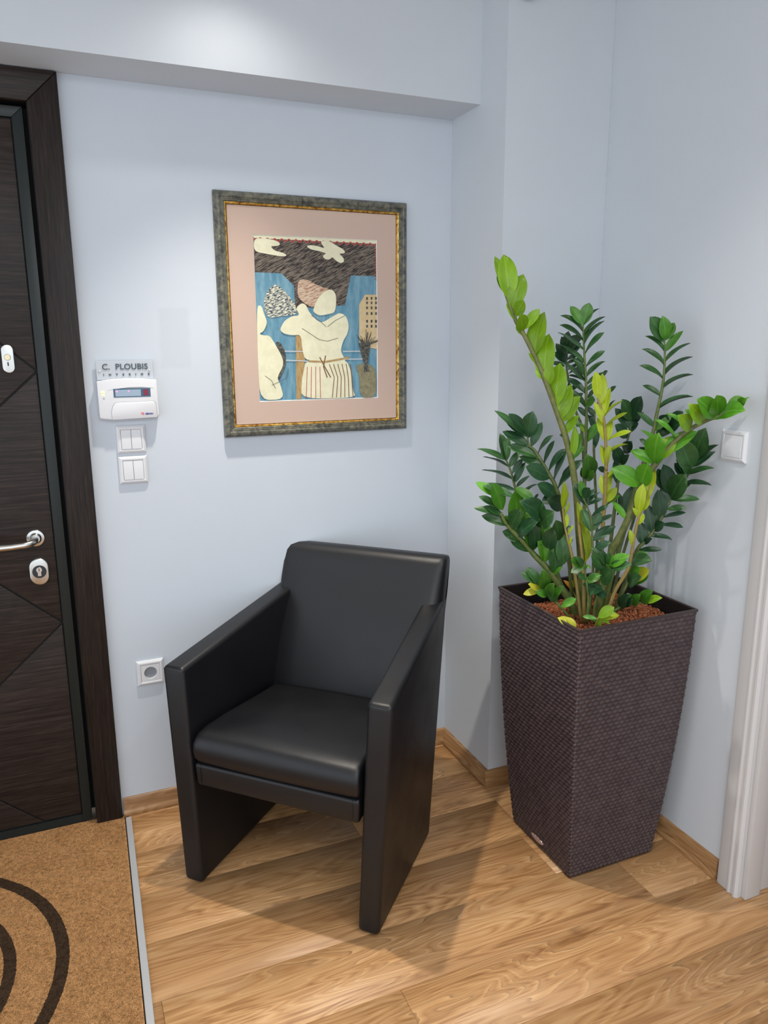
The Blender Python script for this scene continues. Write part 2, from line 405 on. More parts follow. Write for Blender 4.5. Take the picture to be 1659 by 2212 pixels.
# skirting boards
SK = [(0, 0), (.015, 0), (.0165, .006), (.0165, .012), (.014, .0185), (.0115, .020), (.0105, .023), (.0095, .052), (.007, .0585), (.003, .0615), (0, .062)]
def skirt(name, mapf, d0, d1, m, lab):
    bm = bmesh.new(); prism(bm, SK, mapf, d0, d1); bmesh.ops.recalc_face_normals(bm, faces=bm.faces)
    tag(link(name, bm_mesh(name, bm, True, 50), m), lab, kind='structure')
skirt('baseboard_back', lambda a, b, d: (d, -a, b), -1.1655, -.0005, M_oak_x, 'oak skirting along the back wall behind the armchair')
skirt('baseboard_pillar_side', lambda a, b, d: (-a, d, b), PF - .0005, -.010, M_oak_y, 'oak skirting on the side of the pillar')
skirt('baseboard_pillar_front', lambda a, b, d: (d, PF - a, b), -.0155, WR, M_oak_x, 'oak skirting across the pillar front behind planter')
skirt('baseboard_right', lambda a, b, d: (WR - a, d, b), -.984, PF - .010, M_oak_y, 'oak skirting along the right wall beside planter')

# ---------------- entrance door ----------------
XR, XL = -1.2475, -2.155; XO = -1.170; ZT = 2.108
door = empty('door_1', (XR, .0, 0), label='dark wenge security door with diamond grooves and steel handle', kind='structure')
def D(o):   # parent to door keeping world position
    o.parent = door; o.location = Vector(o.location) - door.location; return o
def lop(a, b, d): return (a, d, b)
# casing, mitred pieces
yc0, yc1 = -.020, -.0005
D(prism_obj('casing', [(XR, .0034), (XO, .0034), (XO, 2.182), (XR, 2.182 - (XO - XR))], lop, yc0, yc1, M_wengv, bev=.0022))
D(prism_obj('casing', [(XL - .0775, .012), (XL, .012), (XL, 2.182 - .0775), (XL - .0775, 2.182)], lop, yc0, yc1, M_wengv, bev=.0022))
D(prism_obj('casing', [(XL - .0777, 2.1824), (XL + .0003, 2.1049), (XR - .0003, 2.1049), (XO - .0003, 2.1824)], lop, yc0, yc1, M_weng, bev=.0022))
# rebate behind
bm = bmesh.new(); add_box(bm, XR - .002, XR - .0004, .0003, .075, .012, ZT); add_box(bm, XL + .0004, XL + .002, .0003, .075, .012, ZT); add_box(bm, XL, XR, .0003, .075, ZT, ZT + .002); add_box(bm, XL, XR, .073, .075, .006, ZT)
D(link('rebate', bm_mesh('rebate', bm), M_black))
XE, XI = XR - .013, XR - .040      # edge strip outer / inner
LB = .014; LTp = ZT - .013
D(prism_obj('edge_strip', [(XI, LB), (XE, LB), (XE, LTp), (XI, LTp - .027)], lop, .004, .060, M_edge, bev=.001))
D(prism_obj('edge_strip', [(XL + .013, LB), (XL + .040, LB), (XL + .040, LTp - .027), (XL + .013, LTp)], lop, .004, .060, M_edge, bev=.001))
D(prism_obj('edge_strip', [(XL + .0133, LTp + .0002), (XL + .0403, LTp - .0268), (XI - .0003, LTp - .0268), (XE - .0003, LTp + .0002)], lop, .004, .060, M_edge, bev=.001))
D(prism_obj('door_sweep', [(XL + .013, .0055), (XI, .0055), (XI, .030), (XL + .013, .030)], lop, .010, .055, M_edge))
bm = bmesh.new(); add_box(bm, XL + .035, XI + .004, .018, .055, LB, LTp - .01); D(link('door_core', bm_mesh('door_core', bm), M_black))
# veneer panels cut by crossing grooves
def clip(poly, n, d):     # keep n.p <= d
    out = []
    for i in range(len(poly)):
        p, q = poly[i], poly[(i + 1) % len(poly)]
        a = n[0] * p[0] + n[1] * p[1] - d; b = n[0] * q[0] + n[1] * q[1] - d
        if a <= 0: out.append(p)
        if a * b < 0:
            t = a / (a - b); out.append((p[0] + t * (q[0] - p[0]), p[1] + t * (q[1] - p[1])))
    return out
def inset(poly, w):
    ar = sum(poly[i][0] * poly[(i + 1) % len(poly)][1] - poly[(i + 1) % len(poly)][0] * poly[i][1] for i in range(len(poly)))
    P = poly if ar > 0 else poly[::-1]; out = list(P)
    for i in range(len(P)):
        p, q = P[i], P[(i + 1) % len(P)]; dx, dz = q[0] - p[0], q[1] - p[1]; L = math.hypot(dx, dz)
        if L < 1e-6: continue
        n = (dz / L, -dx / L); out = clip(out, n, n[0] * p[0] + n[1] * p[1] - w)
        if not out: return []
    return out
px0, px1 = XL + .041, XI - .0008; xm = (px0 + px1) / 2; hw = px1 - xm; pz0, pz1 = .031, LTp - .028
per = .742; a0 = 1.418
def rectclip(P):
    for n, d in (((1, 0), px1), ((-1, 0), -px0), ((0, 1), pz1), ((0, -1), -pz0)): P = clip(P, n, d) if P else P
    return P
polys = []
for k in range(-3, 3):
    z = a0 + per * k
    polys.append([(xm - hw, z), (xm, z - per / 2), (xm + hw, z), (xm, z + per / 2)])
    polys.append([(px1, z), (xm, z + per / 2), (px1, z + per)]); polys.append([(px0, z), (px0, z + per), (xm, z + per / 2)])
for P in polys:
    P = rectclip(P)
    if len(P) < 3: continue
    P = inset(P, .0022)
    if len(P) < 3: continue
    # drop near-duplicates
    Q = [P[0]]
    for p in P[1:]:
        if math.hypot(p[0] - Q[-1][0], p[1] - Q[-1][1]) > 1e-4: Q.append(p)
    bm = bmesh.new(); fs = prism(bm, Q, lop, .012, .030); bmesh.ops.recalc_face_normals(bm, faces=bm.faces)
    ed = [e for e in bm.edges if all(abs(v.co.y - .012) < 1e-5 for v in e.verts)]
    bmesh.ops.bevel(bm, geom=ed, offset=.0022, segments=2, profile=.5, affect='EDGES')
    D(link('veneer_panel', bm_mesh('veneer_panel', bm, True, 30), M_weng))
# ironmongery
def ym(cx, cz, y0): return lambda a, b, d: (cx + a, y0 - d, cz + b)
def stadium(hwid, hh, n=12):
    P = []
    for k in range(n + 1): t = math.pi * k / n; P.append((hwid * math.cos(t), (hh - hwid) + hwid * math.sin(t)))
    for k in range(n + 1): t = math.pi + math.pi * k / n; P.append((hwid * math.cos(t), -(hh - hwid) + hwid * math.sin(t)))
    return P
M_brass = mat('worn_brass', (.7, .6, .4), .35, 1)
def escut(name, cx, cz, hwid, hh, th, m, parent=None, y=.012, bev=.002):
    bm = bmesh.new(); prism(bm, stadium(hwid, hh), ym(cx, cz, y), 0, th); bmesh.ops.recalc_face_normals(bm, faces=bm.faces)
    ed = [e for e in bm.edges if all(abs(v.co.y - (y - th)) < 1e-5 for v in e.verts)]
    bmesh.ops.bevel(bm, geom=ed, offset=bev, segments=3, profile=.5, affect='EDGES')
    o = link(name, bm_mesh(name, bm, True, 40), m)
    return D(o)
def sub(o, par):   # sub-part: parent at world location of the door group
    o.parent = par; o.location = (0, 0, 0); return o
HX = -1.3405
e1 = escut('lock_plate', -1.358, 1.453, .0155, .0385, .010, M_steel)
bm = bmesh.new(); lathe(bm, [(0, .0145), (.0075, .0145), (.0085, .013), (.0085, .009)], ym(-1.359, 1.457, .012), 20); sub(link('lock_cylinder', bm_mesh('lock_cylinder', bm, True, 40), M_brass), e1)
bm = bmesh.new(); prism(bm, stadium(.0016, .0055, 6), ym(-1.359, 1.439, .012), .009, .0106); sub(link('keyhole', bm_mesh('keyhole', bm), M_black), e1)
bm = bmesh.new(); lathe(bm, [(0, 0), (.0255, 0), (.0255, .007), (.0235, .010), (.0165, .0115), (.0135, .016), (.012, .018), (0, .018)], ym(-1.338, .944, .012), 36)
hd = D(link('handle_rose', bm_mesh('handle_rose', bm, True, 40), M_steel))
bm = bmesh.new(); tube(bm, [(-1.338, -.004, .944), (-1.338, -.030, .944), (-1.342, -.043, .943), (-1.352, -.050, .941), (-1.368, -.053, .939), (-1.40, -.054, .9375), (-1.43, -.053, .9375), (-1.46, -.050, .938), (-1.478, -.045, .939)], [.0085, .0085, .0085, .0088, .0088, .0095, .0105, .0115, .0085], 14)
sub(link('lever', bm_mesh('lever', bm, True, 60), M_steel), hd)
e2 = escut('cylinder_plate', -1.337, .843, .0265, .0405, .011, M_steel, bev=.004)
bm = bmesh.new(); lathe(bm, [(0, .0118), (.019, .0118), (.0195, .0105)], ym(-1.337, .8435, .012), 32); k0 = sub(link('cylinder_rose', bm_mesh('cylinder_rose', bm, True, 40), mat('dark_rose', (.02, .025, .035), .35)), e2)
bm = bmesh.new(); lathe(bm, [(0, .017), (.0078, .017), (.0085, .016), (.0085, .0115)], ym(-1.337, .850, .012), 20); prism(bm, [(-.0045, -.018), (.0045, -.018), (.0045, -.004), (-.0045, -.004)], ym(-1.337, .850, .012), .0116, .0165)
sub(link('lock_cylinder', bm_mesh('lock_cylinder', bm, True, 40), M_steel), e2)
bm = bmesh.new(); prism(bm, stadium(.0009, .0045, 5), ym(-1.337, .8505, .012), .0168, .0174); sub(link('keyhole', bm_mesh('keyhole', bm), M_black), e2)

# ---------------- right doorway (white casing) ----------------
d2 = empty('door_2', (WR, DY, 0), label='white moulded casing and jamb of the right doorway', kind='structure')
def D2(o): o.parent = d2; o.location = Vector(o.location) - d2.location; return o
CP = [(0, 0), (.074, 0), (.074, .013), (.068, .0195), (.062, .0195), (.058, .015), (.050, .015), (.0465, .0185), (.0425, .0185), (.039, .0135), (.006, .0125), (.001, .010)]
# casing profile: a = distance along wall towards the opening, b = proud of wall
bm = bmesh.new(); prism(bm, [(a, b) for a, b in CP], lambda a, b, d: (WR - b, -.989 - a, d), 0.0005, 2.19); bmesh.ops.recalc_face_normals(bm, faces=bm.faces)
D2(link('casing', bm_mesh('casing', bm, True, 35), M_whitelac))
bm = bmesh.new(); prism(bm, [(a, b) for a, b in CP], lambda a, b, d: (WR - b, -2.061 + a, d), 0.0005, 2.19); bmesh.ops.recalc_face_normals(bm, faces=bm.faces)
D2(link('casing', bm_mesh('casing', bm, True, 35), M_whitelac))
bm = bmesh.new(); prism(bm, [(a, b) for a, b in CP], lambda a, b, d: (WR - b, d, 2.19 - a), -1.988, -1.062); bmesh.ops.recalc_face_normals(bm, faces=bm.faces)
D2(link('casing', bm_mesh('casing', bm, True, 35), M_whitelac))
D2(box_obj('jamb', (WR + .0003, .417, DY - .018, DY - .0003, .0006, 2.10), M_whitelac, bev=.001)); D2(box_obj('jamb_rebate', (.4173, .472, DY - .006, DY - .0003, .0006, 2.10), M_whitelac, bev=.001))
D2(box_obj('jamb', (WR + .0003, .472, -1.99 + .0003, -1.972, .0006, 2.10), M_whitelac, bev=.001))
D2(box_obj('jamb', (WR + .0003, .472, -1.972, DY - .018, 2.1005, 2.118), M_whitelac, bev=.001))

# ---------------- switches, socket, keypad, name plate ----------------
def plate_frame(parent, S=.041, inner=.0285, th=.0095):
    """frame in local coords: x right, z up, -y out"""
    bm = bmesh.new()
    prof = [(S, 0), (S, .0035), (S - .001, .0055), (inner + .006, th), (inner + .002, th), (inner, th - .0012), (inner, .0)]
    rings = []
    for r, d in prof: rings.append([bm.verts.new((sx * r, -d, sz * r)) for sx, sz in ((-1, -1), (1, -1), (1, 1), (-1, 1))])
    rings.append(rings[0])
    for A, B in zip(rings[:-1], rings[1:]):
        for k in range(4): bm.faces.new((A[k], A[(k + 1) % 4], B[(k + 1) % 4], B[k]))
    bmesh.ops.recalc_face_normals(bm, faces=bm.faces)
    ed = [e for e in bm.edges if (lambda a, b: abs(abs(a.x) - abs(a.z)) < 1e-6 and abs(abs(b.x) - abs(b.z)) < 1e-6 and abs(a.y - b.y) > 1e-5 or (abs(abs(a.x) - abs(a.z)) < 1e-6 and abs(abs(b.x) - abs(b.z)) < 1e-6 and abs(abs(a.x) - abs(b.x)) > 1e-5))(e.verts[0].co, e.verts[1].co)]
    o = link('frame', bm_mesh('frame', bm, True, 22), M_white, parent)
    bm = bmesh.new(); add_box(bm, -inner, inner, -.003, 0, -inner, inner); link('backing', bm_mesh('backing', bm), M_grey, parent)
    return o
def rocker(parent, x0, x1, z0, z1, tilt=.0022):
    bm = bmesh.new(); n = 8
    rows = []
    for i in range(n + 1):
        t = i / n; z = z0 + (z1 - z0) * t
        d = .0085 + tilt * (0.4 - (t - .5) * 1.2) + .0012 * math.sin(math.pi * t)
        rows.append([bm.verts.new((x0, -.003, z)), bm.verts.new((x0, -d + .0006, z)), bm.verts.new((x0 + .0007, -d, z)), bm.verts.new((x1 - .0007, -d, z)), bm.verts.new((x1, -d + .0006, z)), bm.verts.new((x1, -.003, z))])
    for A, B in zip(rows[:-1], rows[1:]):
        for k in range(5): bm.faces.new((A[k], A[k + 1], B[k + 1], B[k]))
    bm.faces.new(rows[0][::-1]); bm.faces.new(rows[-1]); bmesh.ops.recalc_face_normals(bm, faces=bm.faces)
    return link('rocker', bm_mesh('rocker', bm, True, 30), M_white, parent)
GR = 'light switches'
s1 = empty('light_switch', (-1.0542, -.0004, 1.2175), label='white double-rocker light switch directly under the alarm keypad', cat='light switch', group='double light switches by the door')
plate_frame(s1); rocker(s1, -.028, -.0005, -.028, .028); rocker(s1, .0005, .028, -.028, .028)
def copy_tree(o, parent=None):
    cc_ = o.copy(); COL.objects.link(cc_)
    if parent: cc_.parent = parent
    for ch in list(o.children): copy_tree(ch, cc_)
    return cc_
s2 = copy_tree(s1); s2.location = (-1.0545, -.0004, 1.1265); s2['label'] = 'lower of the two white double-rocker light switches beside the door'
s3 = empty('light_switch', (WR - .0004, -.9005, 1.2255), -math.pi / 2, label='white single-rocker light switch on the right wall behind the plant', cat='light switch')
plate_frame(s3); rocker(s3, -.028, .028, -.028, .028)
sk = empty('power_socket', (-1.0505, -.0004, .479), label='white round-pin power socket low on the wall left of the armchair', cat='socket')
plate_frame(sk)
bm = bmesh.new(); R0 = .0195; n = 32   # square insert with round well
ring = [(R0 * math.cos(2 * math.pi * k / n), R0 * math.sin(2 * math.pi * k / n)) for k in range(n)]
def sq(c_, s_): k = .028 / max(abs(c_), abs(s_)); return (c_ * k, s_ * k)
outer = [sq(math.cos(2 * math.pi * k / n), math.sin(2 * math.pi * k / n)) for k in range(n)]
vo_ = [bm.verts.new((x, -.0085, z)) for x, z in outer]; vo2 = [bm.verts.new((x, -.003, z)) for x, z in outer]
vi = [bm.verts.new((x, -.0085, z)) for x, z in ring]; vb = [bm.verts.new((x * .93, .010, z * .93)) for x, z in ring]
for k in range(n):
    k2 = (k + 1) % n
    bm.faces.new((vo_[k], vo_[k2], vi[k2], vi[k])); bm.faces.new((vi[k], vi[k2], vb[k2], vb[k])); bm.faces.new((vo2[k], vo2[k2], vo_[k2], vo_[k]))
bm.faces.new(vb); bmesh.ops.recalc_face_normals(bm, faces=bm.faces)
link('insert', bm_mesh('insert', bm, True, 30), M_white, sk)
for x in (-.0095, .0095):
    bm = bmesh.new(); lathe(bm, [(0, .0), (.0026, 0), (.0026, .001)], lambda a, b, d: (x + a, .0092 - d, b), 12); link('pin_hole', bm_mesh('pin_hole', bm), M_black, sk)
for z in (-.0175, .0175):
    bm = bmesh.new(); add_box(bm, -.0022, .0022, -.002, .008, z - .0018, z + .0018); link('earth_clip', bm_mesh('earth_clip', bm), M_steel, sk)
# the wall behind the socket well is cut by the backing, keep the well shallow

kp = empty('alarm_keypad', (-1.0535, -.0005, 1.335), label='white alarm keypad with small display under the name plate', cat='keypad')
body = [(-.0835, -.050), (-.078, -.0535), (-.052, -.0575), (-.04, -.058), (.076, -.054), (.081, -.050), (.0825, -.045), (.0805, .052), (.079, .0545), (.04, .0585), (0, .060), (-.04, .0585), (-.0835, .0535)]
bm = bmesh.new(); prism(bm, body, lambda a, b, d: (a, -d, b), 0, .027); bmesh.ops.recalc_face_normals(bm, faces=bm.faces)
ed = [e for e in bm.edges if all(abs(v.co.y + .027) < 1e-5 for v in e.verts)]
bmesh.ops.bevel(bm, geom=ed, offset=.003, segments=3, profile=.5, affect='EDGES')
link('case', bm_mesh('case', bm, True, 40), M_white, kp)
lid = [(-.050, -.0575 + .0005), (-.0505, -.035), (-.046, -.020), (-.0395, -.010), (-.033, -.008), (.066, -.0065), (.071, -.009), (.0735, -.015), (.0755, -.0538)]
bm = bmesh.new(); prism(bm, lid, lambda a, b, d: (a, -d, b), .0270, .0288); bmesh.ops.recalc_face_normals(bm, faces=bm.faces)
ed = [e for e in bm.edges if all(abs(v.co.y + .0288) < 1e-5 for v in e.verts)]
bmesh.ops.bevel(bm, geom=ed, offset=.0007, segments=2, profile=.5, affect='EDGES')
link('flap', bm_mesh('flap', bm, True, 30), M_white, kp)
# thin shadow gap round the flap
bm = bmesh.new()
prism(bm, [(a * 1.0 + (.0009 if a > 0 else -.0009), b + (.0009 if b > -.05 else 0)) for a, b in lid], lambda a, b, d: (a, -d, b), .0268, .0272); bmesh.ops.recalc_face_normals(bm, faces=bm.faces)
link('flap_gap', bm_mesh('flap_gap', bm), M_grey, kp)
M_lcd = mat('display_glass', (.30, .40, .52), .15, spec=.6); M_lcdf = mat('display_surround', (.03, .10, .17), .2); M_red = mat('display_red', (.20, .01, .04), .3)
M_pink = mat('pink_lamp', (.9, .25, .5), .4); NG(M_pink).b.inputs['Emission Color'].default_value = (1, .25, .6, 1); NG(M_pink).b.inputs['Emission Strength'].default_value = .6
M_yel = mat('yellow_lamp', (.9, .95, .3), .4); NG(M_yel).b.inputs['Emission Color'].default_value = (.9, 1, .3, 1); NG(M_yel).b.inputs['Emission Strength'].default_value = 1.0
def kbox(name, x0, x1, z0, z1, d0, d1, m, bev=0):
    bm = bmesh.new(); add_box(bm, x0, x1, -d1, -d0, z0, z1)
    if bev: bevel_all(bm, bev, 2)
    return link(name, bm_mesh(name, bm, bev > 0, 40), m, kp)
kbox('display_surround', -.041, .061, .0065, .031, .026, .0277, M_lcdf)
kbox('display', -.036, .034, .009, .028, .0276, .0281, M_lcd)
kbox('red_window', .041, .055, .0105, .0275, .0276, .0281, M_red)
kbox('indicator', -.035, -.029, .0215, .0255, .0280, .0284, M_pink); kbox('indicator', -.001, .003, .0215, .0255, .0280, .0284, M_pink)
kbox('status_lamp', -.0745, -.065, .0195, .0255, .0265, .0282, M_yel, .0006); kbox('status_lamp', -.0735, -.065, .0115, .0165, .0265, .0280, M_yel, .0006); kbox('status_lamp', -.070, -.066, .0025, .0055, .0265, .0274, M_grey)
bm = bmesh.new(); prism(bm, [(-.058, .027), (-.045, .0295), (0, .0345), (.04, .0345), (.071, .031), (.045, .0315), (-.03, .0312)], lambda a, b, d: (a, -d, b), .0265, .0274); bmesh.ops.recalc_face_normals(bm, faces=bm.faces)
link('recess', bm_mesh('recess', bm), M_grey, kp)
def text_obj(name, s, size, m, parent, loc, rot=(math.pi / 2, 0, 0), depth=.0004, space=1.0, align='CENTER', bold=0.0, sx=1.0):
    cu = bpy.data.curves.new(name, 'FONT'); cu.body = s; cu.size = size; cu.extrude = depth; cu.space_character = space; cu.align_x = align; cu.align_y = 'CENTER'; cu.offset = bold
    ob = bpy.data.objects.new(name + '_t', cu); COL.objects.link(ob)
    dg = bpy.context.evaluated_depsgraph_get(); me = bpy.data.meshes.new_from_object(ob.evaluated_get(dg)); bpy.data.objects.remove(ob)
    me.name = name; me.materials.clear()
    o = link(name, me, m, parent, loc, rot); o.scale = (sx, 1, 1); return o
M_logob = mat('logo_blue', (.03, .05, .28), .5); M_logor = mat('logo_red', (.75, .06, .12), .5)
text_obj('logo', 'TS', .0085, M_logor, kp, (.0345, -.0291, -.0425), bold=.0003); text_obj('logo', 'alarme', .0085, M_logob, kp, (.0535, -.0291, -.0422), bold=.0003, sx=.95)

npz = empty('name_plate', (-1.0575, -.0005, 1.4175), label='clear acrylic name plate with dark grey capitals beside the door', cat='sign')
M_acr = mat('clear_acrylic', (.60, .645, .70), .10, spec=.5); NG(M_acr).b.inputs['Alpha'].default_value = .8
M_ink = mat('dark_lettering', (.055, .09, .105), .4)
bm = bmesh.new(); add_box(bm, -.0775, .0775, -.012, -.008, -.0265, .0265); bevel_all(bm, .0005, 1)
link('plate', bm_mesh('plate', bm, True, 30), M_acr, npz)
for x in (-.068, .068):
    bm = bmesh.new(); lathe(bm, [(0, .0145), (.0028, .0145), (.0035, .0135), (.0035, 0)], lambda a, b, d: (x + a, -d, b - .0), 16); link('standoff', bm_mesh('standoff', bm, True, 40), M_steel, npz)
text_obj('lettering', 'C.  PLOUBIS', .0225, M_ink, npz, (.001, -.0131, .0095), bold=.0004, space=1.06, depth=.0008)
text_obj('lettering', 'I    N    T    E    R    I    O    R', .0085, M_ink, npz, (.004, -.0131, -.0125), space=1.16, bold=.0003, depth=.0008)

ART_DATA = {"corners":[[-0.6648,1.8104],[-0.2728,1.8084],[-0.2709,1.3152],[-0.6654,1.3175]],
"sky":[[-0.6648,1.8104],[-0.2728,1.8084],[-0.2723,1.6985],[-0.3584,1.6986],[-0.3804,1.6077],[-0.5426,1.5957],[-0.5456,1.6633],[-0.583,1.6982],[-0.6658,1.6993]],
"cloud1":[[-0.6642,1.7955],[-0.632,1.797],[-0.6022,1.7937],[-0.5874,1.7874],[-0.5851,1.7816],[-0.5928,1.7766],[-0.6154,1.7757],[-0.6034,1.7634],[-0.5783,1.7585],[-0.5658,1.7531],[-0.5685,1.7483],[-0.5838,1.7473],[-0.6288,1.753],[-0.6658,1.7586]],
"cloud2":[[-0.5032,1.7804],[-0.4901,1.784],[-0.4666,1.7819],[-0.4431,1.7757],[-0.4533,1.7884],[-0.4558,1.7955],[-0.4452,1.7988],[-0.424,1.7969],[-0.4056,1.7857],[-0.3843,1.7769],[-0.3763,1.7675],[-0.3818,1.763],[-0.398,1.7631],[-0.382,1.7503],[-0.3809,1.7382],[-0.3931,1.7342],[-0.4065,1.7398],[-0.4196,1.7526],[-0.4278,1.7439],[-0.4412,1.7434],[-0.4503,1.7503],[-0.4488,1.7563],[-0.4381,1.7615],[-0.4591,1.7667],[-0.4905,1.7714]],
"figure":[[-0.5939,1.5344],[-0.5801,1.5588],[-0.5537,1.5737],[-0.5301,1.5739],[-0.5425,1.5981],[-0.5211,1.613],[-0.5082,1.6059],[-0.5008,1.5864],[-0.4644,1.5496],[-0.4234,1.5723],[-0.3986,1.585],[-0.3769,1.5752],[-0.3677,1.5425],[-0.3751,1.5172],[-0.3893,1.4969],[-0.3981,1.4665],[-0.3874,1.4459],[-0.3793,1.433],[-0.5157,1.4348],[-0.5253,1.4725],[-0.5279,1.5172],[-0.5556,1.5148],[-0.5815,1.5197],[-0.5916,1.5271]],
"head":[[-0.4706,1.6261],[-0.4514,1.646],[-0.4243,1.6564],[-0.4111,1.6419],[-0.4089,1.6172],[-0.415,1.5848],[-0.4368,1.5797],[-0.4665,1.5744],[-0.4875,1.5866],[-0.4818,1.6038]],
"hair":[[-0.5321,1.6805],[-0.5033,1.6836],[-0.4643,1.6628],[-0.4244,1.6539],[-0.4166,1.6393],[-0.4518,1.6288],[-0.4655,1.6163],[-0.4819,1.5989],[-0.5055,1.6059],[-0.5312,1.625],[-0.5358,1.6443]],
"trouser":[[-0.5156,1.4373],[-0.3818,1.4458],[-0.3603,1.3939],[-0.3582,1.3416],[-0.3473,1.3163],[-0.5325,1.3183],[-0.5309,1.3718],[-0.5218,1.4097]],
"column":[[-0.5451,1.5148],[-0.5266,1.5172],[-0.5154,1.4474],[-0.5282,1.3718],[-0.5325,1.3183],[-0.5486,1.3175]],
"leftfig":[[-0.665,1.6013],[-0.6498,1.6039],[-0.6432,1.5801],[-0.6329,1.5537],[-0.6454,1.527],[-0.6609,1.5197],[-0.6484,1.5148],[-0.628,1.5148],[-0.6135,1.4928],[-0.5892,1.4482],[-0.5874,1.4233],[-0.6096,1.3862],[-0.5998,1.3684],[-0.5884,1.3188],[-0.6654,1.3188],[-0.6674,1.4245]],
"chairb":[[-0.6133,1.4977],[-0.5928,1.4927],[-0.5783,1.4605],[-0.5796,1.4232],[-0.5993,1.3835],[-0.6127,1.3738],[-0.59,1.4233],[-0.5892,1.4482]],
"building":[[-0.332,1.6109],[-0.3121,1.6413],[-0.2727,1.642],[-0.2712,1.4706],[-0.3337,1.4839]],
"fan":[[-0.5446,1.6127],[-0.577,1.6483],[-0.6018,1.6692],[-0.6279,1.6496],[-0.6417,1.6184],[-0.6403,1.5897],[-0.6286,1.5658],[-0.5796,1.5734],[-0.5353,1.5775]],
"vase":[[-0.3364,1.4916],[-0.2939,1.4915],[-0.3029,1.4449],[-0.306,1.4216],[-0.2977,1.3979],[-0.3206,1.3983],[-0.3174,1.4243],[-0.3284,1.4556]],
"table":[[-0.3486,1.4196],[-0.3174,1.4269],[-0.2774,1.4133],[-0.2753,1.3154],[-0.333,1.3158],[-0.3349,1.3882]],
"windows":[[[-0.308,1.6339],[-0.3018,1.634],[-0.3019,1.6254],[-0.3081,1.6253]],[[-0.3082,1.62],[-0.302,1.6201],[-0.3021,1.6116],[-0.3082,1.6115]],[[-0.3083,1.6049],[-0.3021,1.605],[-0.3022,1.5964],[-0.3084,1.5963]],[[-0.3085,1.5872],[-0.3023,1.5873],[-0.3024,1.5787],[-0.3086,1.5786]],[[-0.3088,1.5631],[-0.3026,1.5632],[-0.3027,1.5545],[-0.3089,1.5545]],[[-0.3089,1.5479],[-0.3027,1.5479],[-0.3028,1.5392],[-0.309,1.5392]],[[-0.2926,1.6341],[-0.2864,1.6342],[-0.2864,1.6257],[-0.2926,1.6256]],[[-0.2927,1.6203],[-0.2865,1.6204],[-0.2866,1.6118],[-0.2928,1.6117]],[[-0.2928,1.6051],[-0.2866,1.6052],[-0.2867,1.5966],[-0.2929,1.5965]],[[-0.293,1.5874],[-0.2868,1.5875],[-0.2869,1.5788],[-0.2931,1.5788]],[[-0.2932,1.5632],[-0.287,1.5633],[-0.2871,1.5546],[-0.2933,1.5546]],[[-0.2934,1.5479],[-0.2871,1.548],[-0.2872,1.5393],[-0.2935,1.5392]],[[-0.2776,1.6344],[-0.2714,1.6345],[-0.2715,1.6259],[-0.2777,1.6258]],[[-0.2777,1.6205],[-0.2715,1.6206],[-0.2716,1.612],[-0.2778,1.6119]],[[-0.2779,1.6053],[-0.2716,1.6054],[-0.2717,1.5968],[-0.2779,1.5967]],[[-0.278,1.5875],[-0.2718,1.5876],[-0.2718,1.579],[-0.2781,1.5789]],[[-0.2782,1.5633],[-0.2719,1.5634],[-0.272,1.5547],[-0.2783,1.5547]],[[-0.2783,1.548],[-0.2721,1.548],[-0.2721,1.5393],[-0.2784,1.5393]]]}
# ---------------- picture ----------------
fr = empty('framed_picture', (-.4735, -.0005, 1.566), label='framed print with salmon mount and grey-gilt frame above the armchair', cat='picture')
FW, FH = .3065, .3575
M_frame = mat('aged_grey_green_wood', (.13, .13, .10), .42, spec=.5); g = NG(M_frame)
f = g.noise(g.coord('Object', (1, 1, 1)), 55, 5, .7, .6); g.l(g.ramp(f, [(.35, (.035, .04, .036)), (.52, (.12, .12, .095)), (.7, (.24, .22, .15))]), g.b.inputs['Base Color']); g.bump(f, .3, .001)
M_gold = mat('gilt', (.78, .52, .12), .32, .9); g = NG(M_gold); f = g.noise(g.coord('Object'), 90, 4); g.l(g.ramp(f, [(.35, (.30, .13, .03)), (.5, (.75, .48, .10)), (.7, (.95, .75, .25))]), g.b.inputs['Base Color'])
def rail(name, prof, side, m, w, h):
    """prof (inset from outer edge, depth)"""
    bm = bmesh.new(); A = []; B = []
    for i_, d in prof:
        if side == 't': a, b = (-w + i_, h - i_), (w - i_, h - i_)
        elif side == 'b': a, b = (w - i_, -h + i_), (-w + i_, -h + i_)
        elif side == 'l': a, b = (-w + i_, -h + i_), (-w + i_, h - i_)
        else: a, b = (w - i_, h - i_), (w - i_, -h + i_)
        A.append(bm.verts.new((a[0], -d, a[1]))); B.append(bm.verts.new((b[0], -d, b[1])))
    n = len(prof)
    for k in range(n): bm.faces.new((A[k], A[(k + 1) % n], B[(k + 1) % n], B[k]))
    bm.faces.new(A[::-1]); bm.faces.new(B); bmesh.ops.recalc_face_normals(bm, faces=bm.faces)
    return link(name, bm_mesh(name, bm, True, 25), m, fr)
PF1 = [(0, 0), (0, .012), (.003, .017), (.008, .0225), (.014, .0235), (.018, .022), (.0195, .020), (.022, .021), (.0245, .0195), (.027, .0205), (.030, .018), (.030, 0)]
PF2 = [(.0300, 0), (.0300, .0175), (.0315, .0185), (.0330, .0178), (.0342, .0150), (.0360, .0125), (.0370, 0)]
for s_ in 'tblr': rail('frame_rail', PF1, s_, M_frame, FW, FH); rail('gilt_slip', PF2, s_, M_gold, FW, FH)
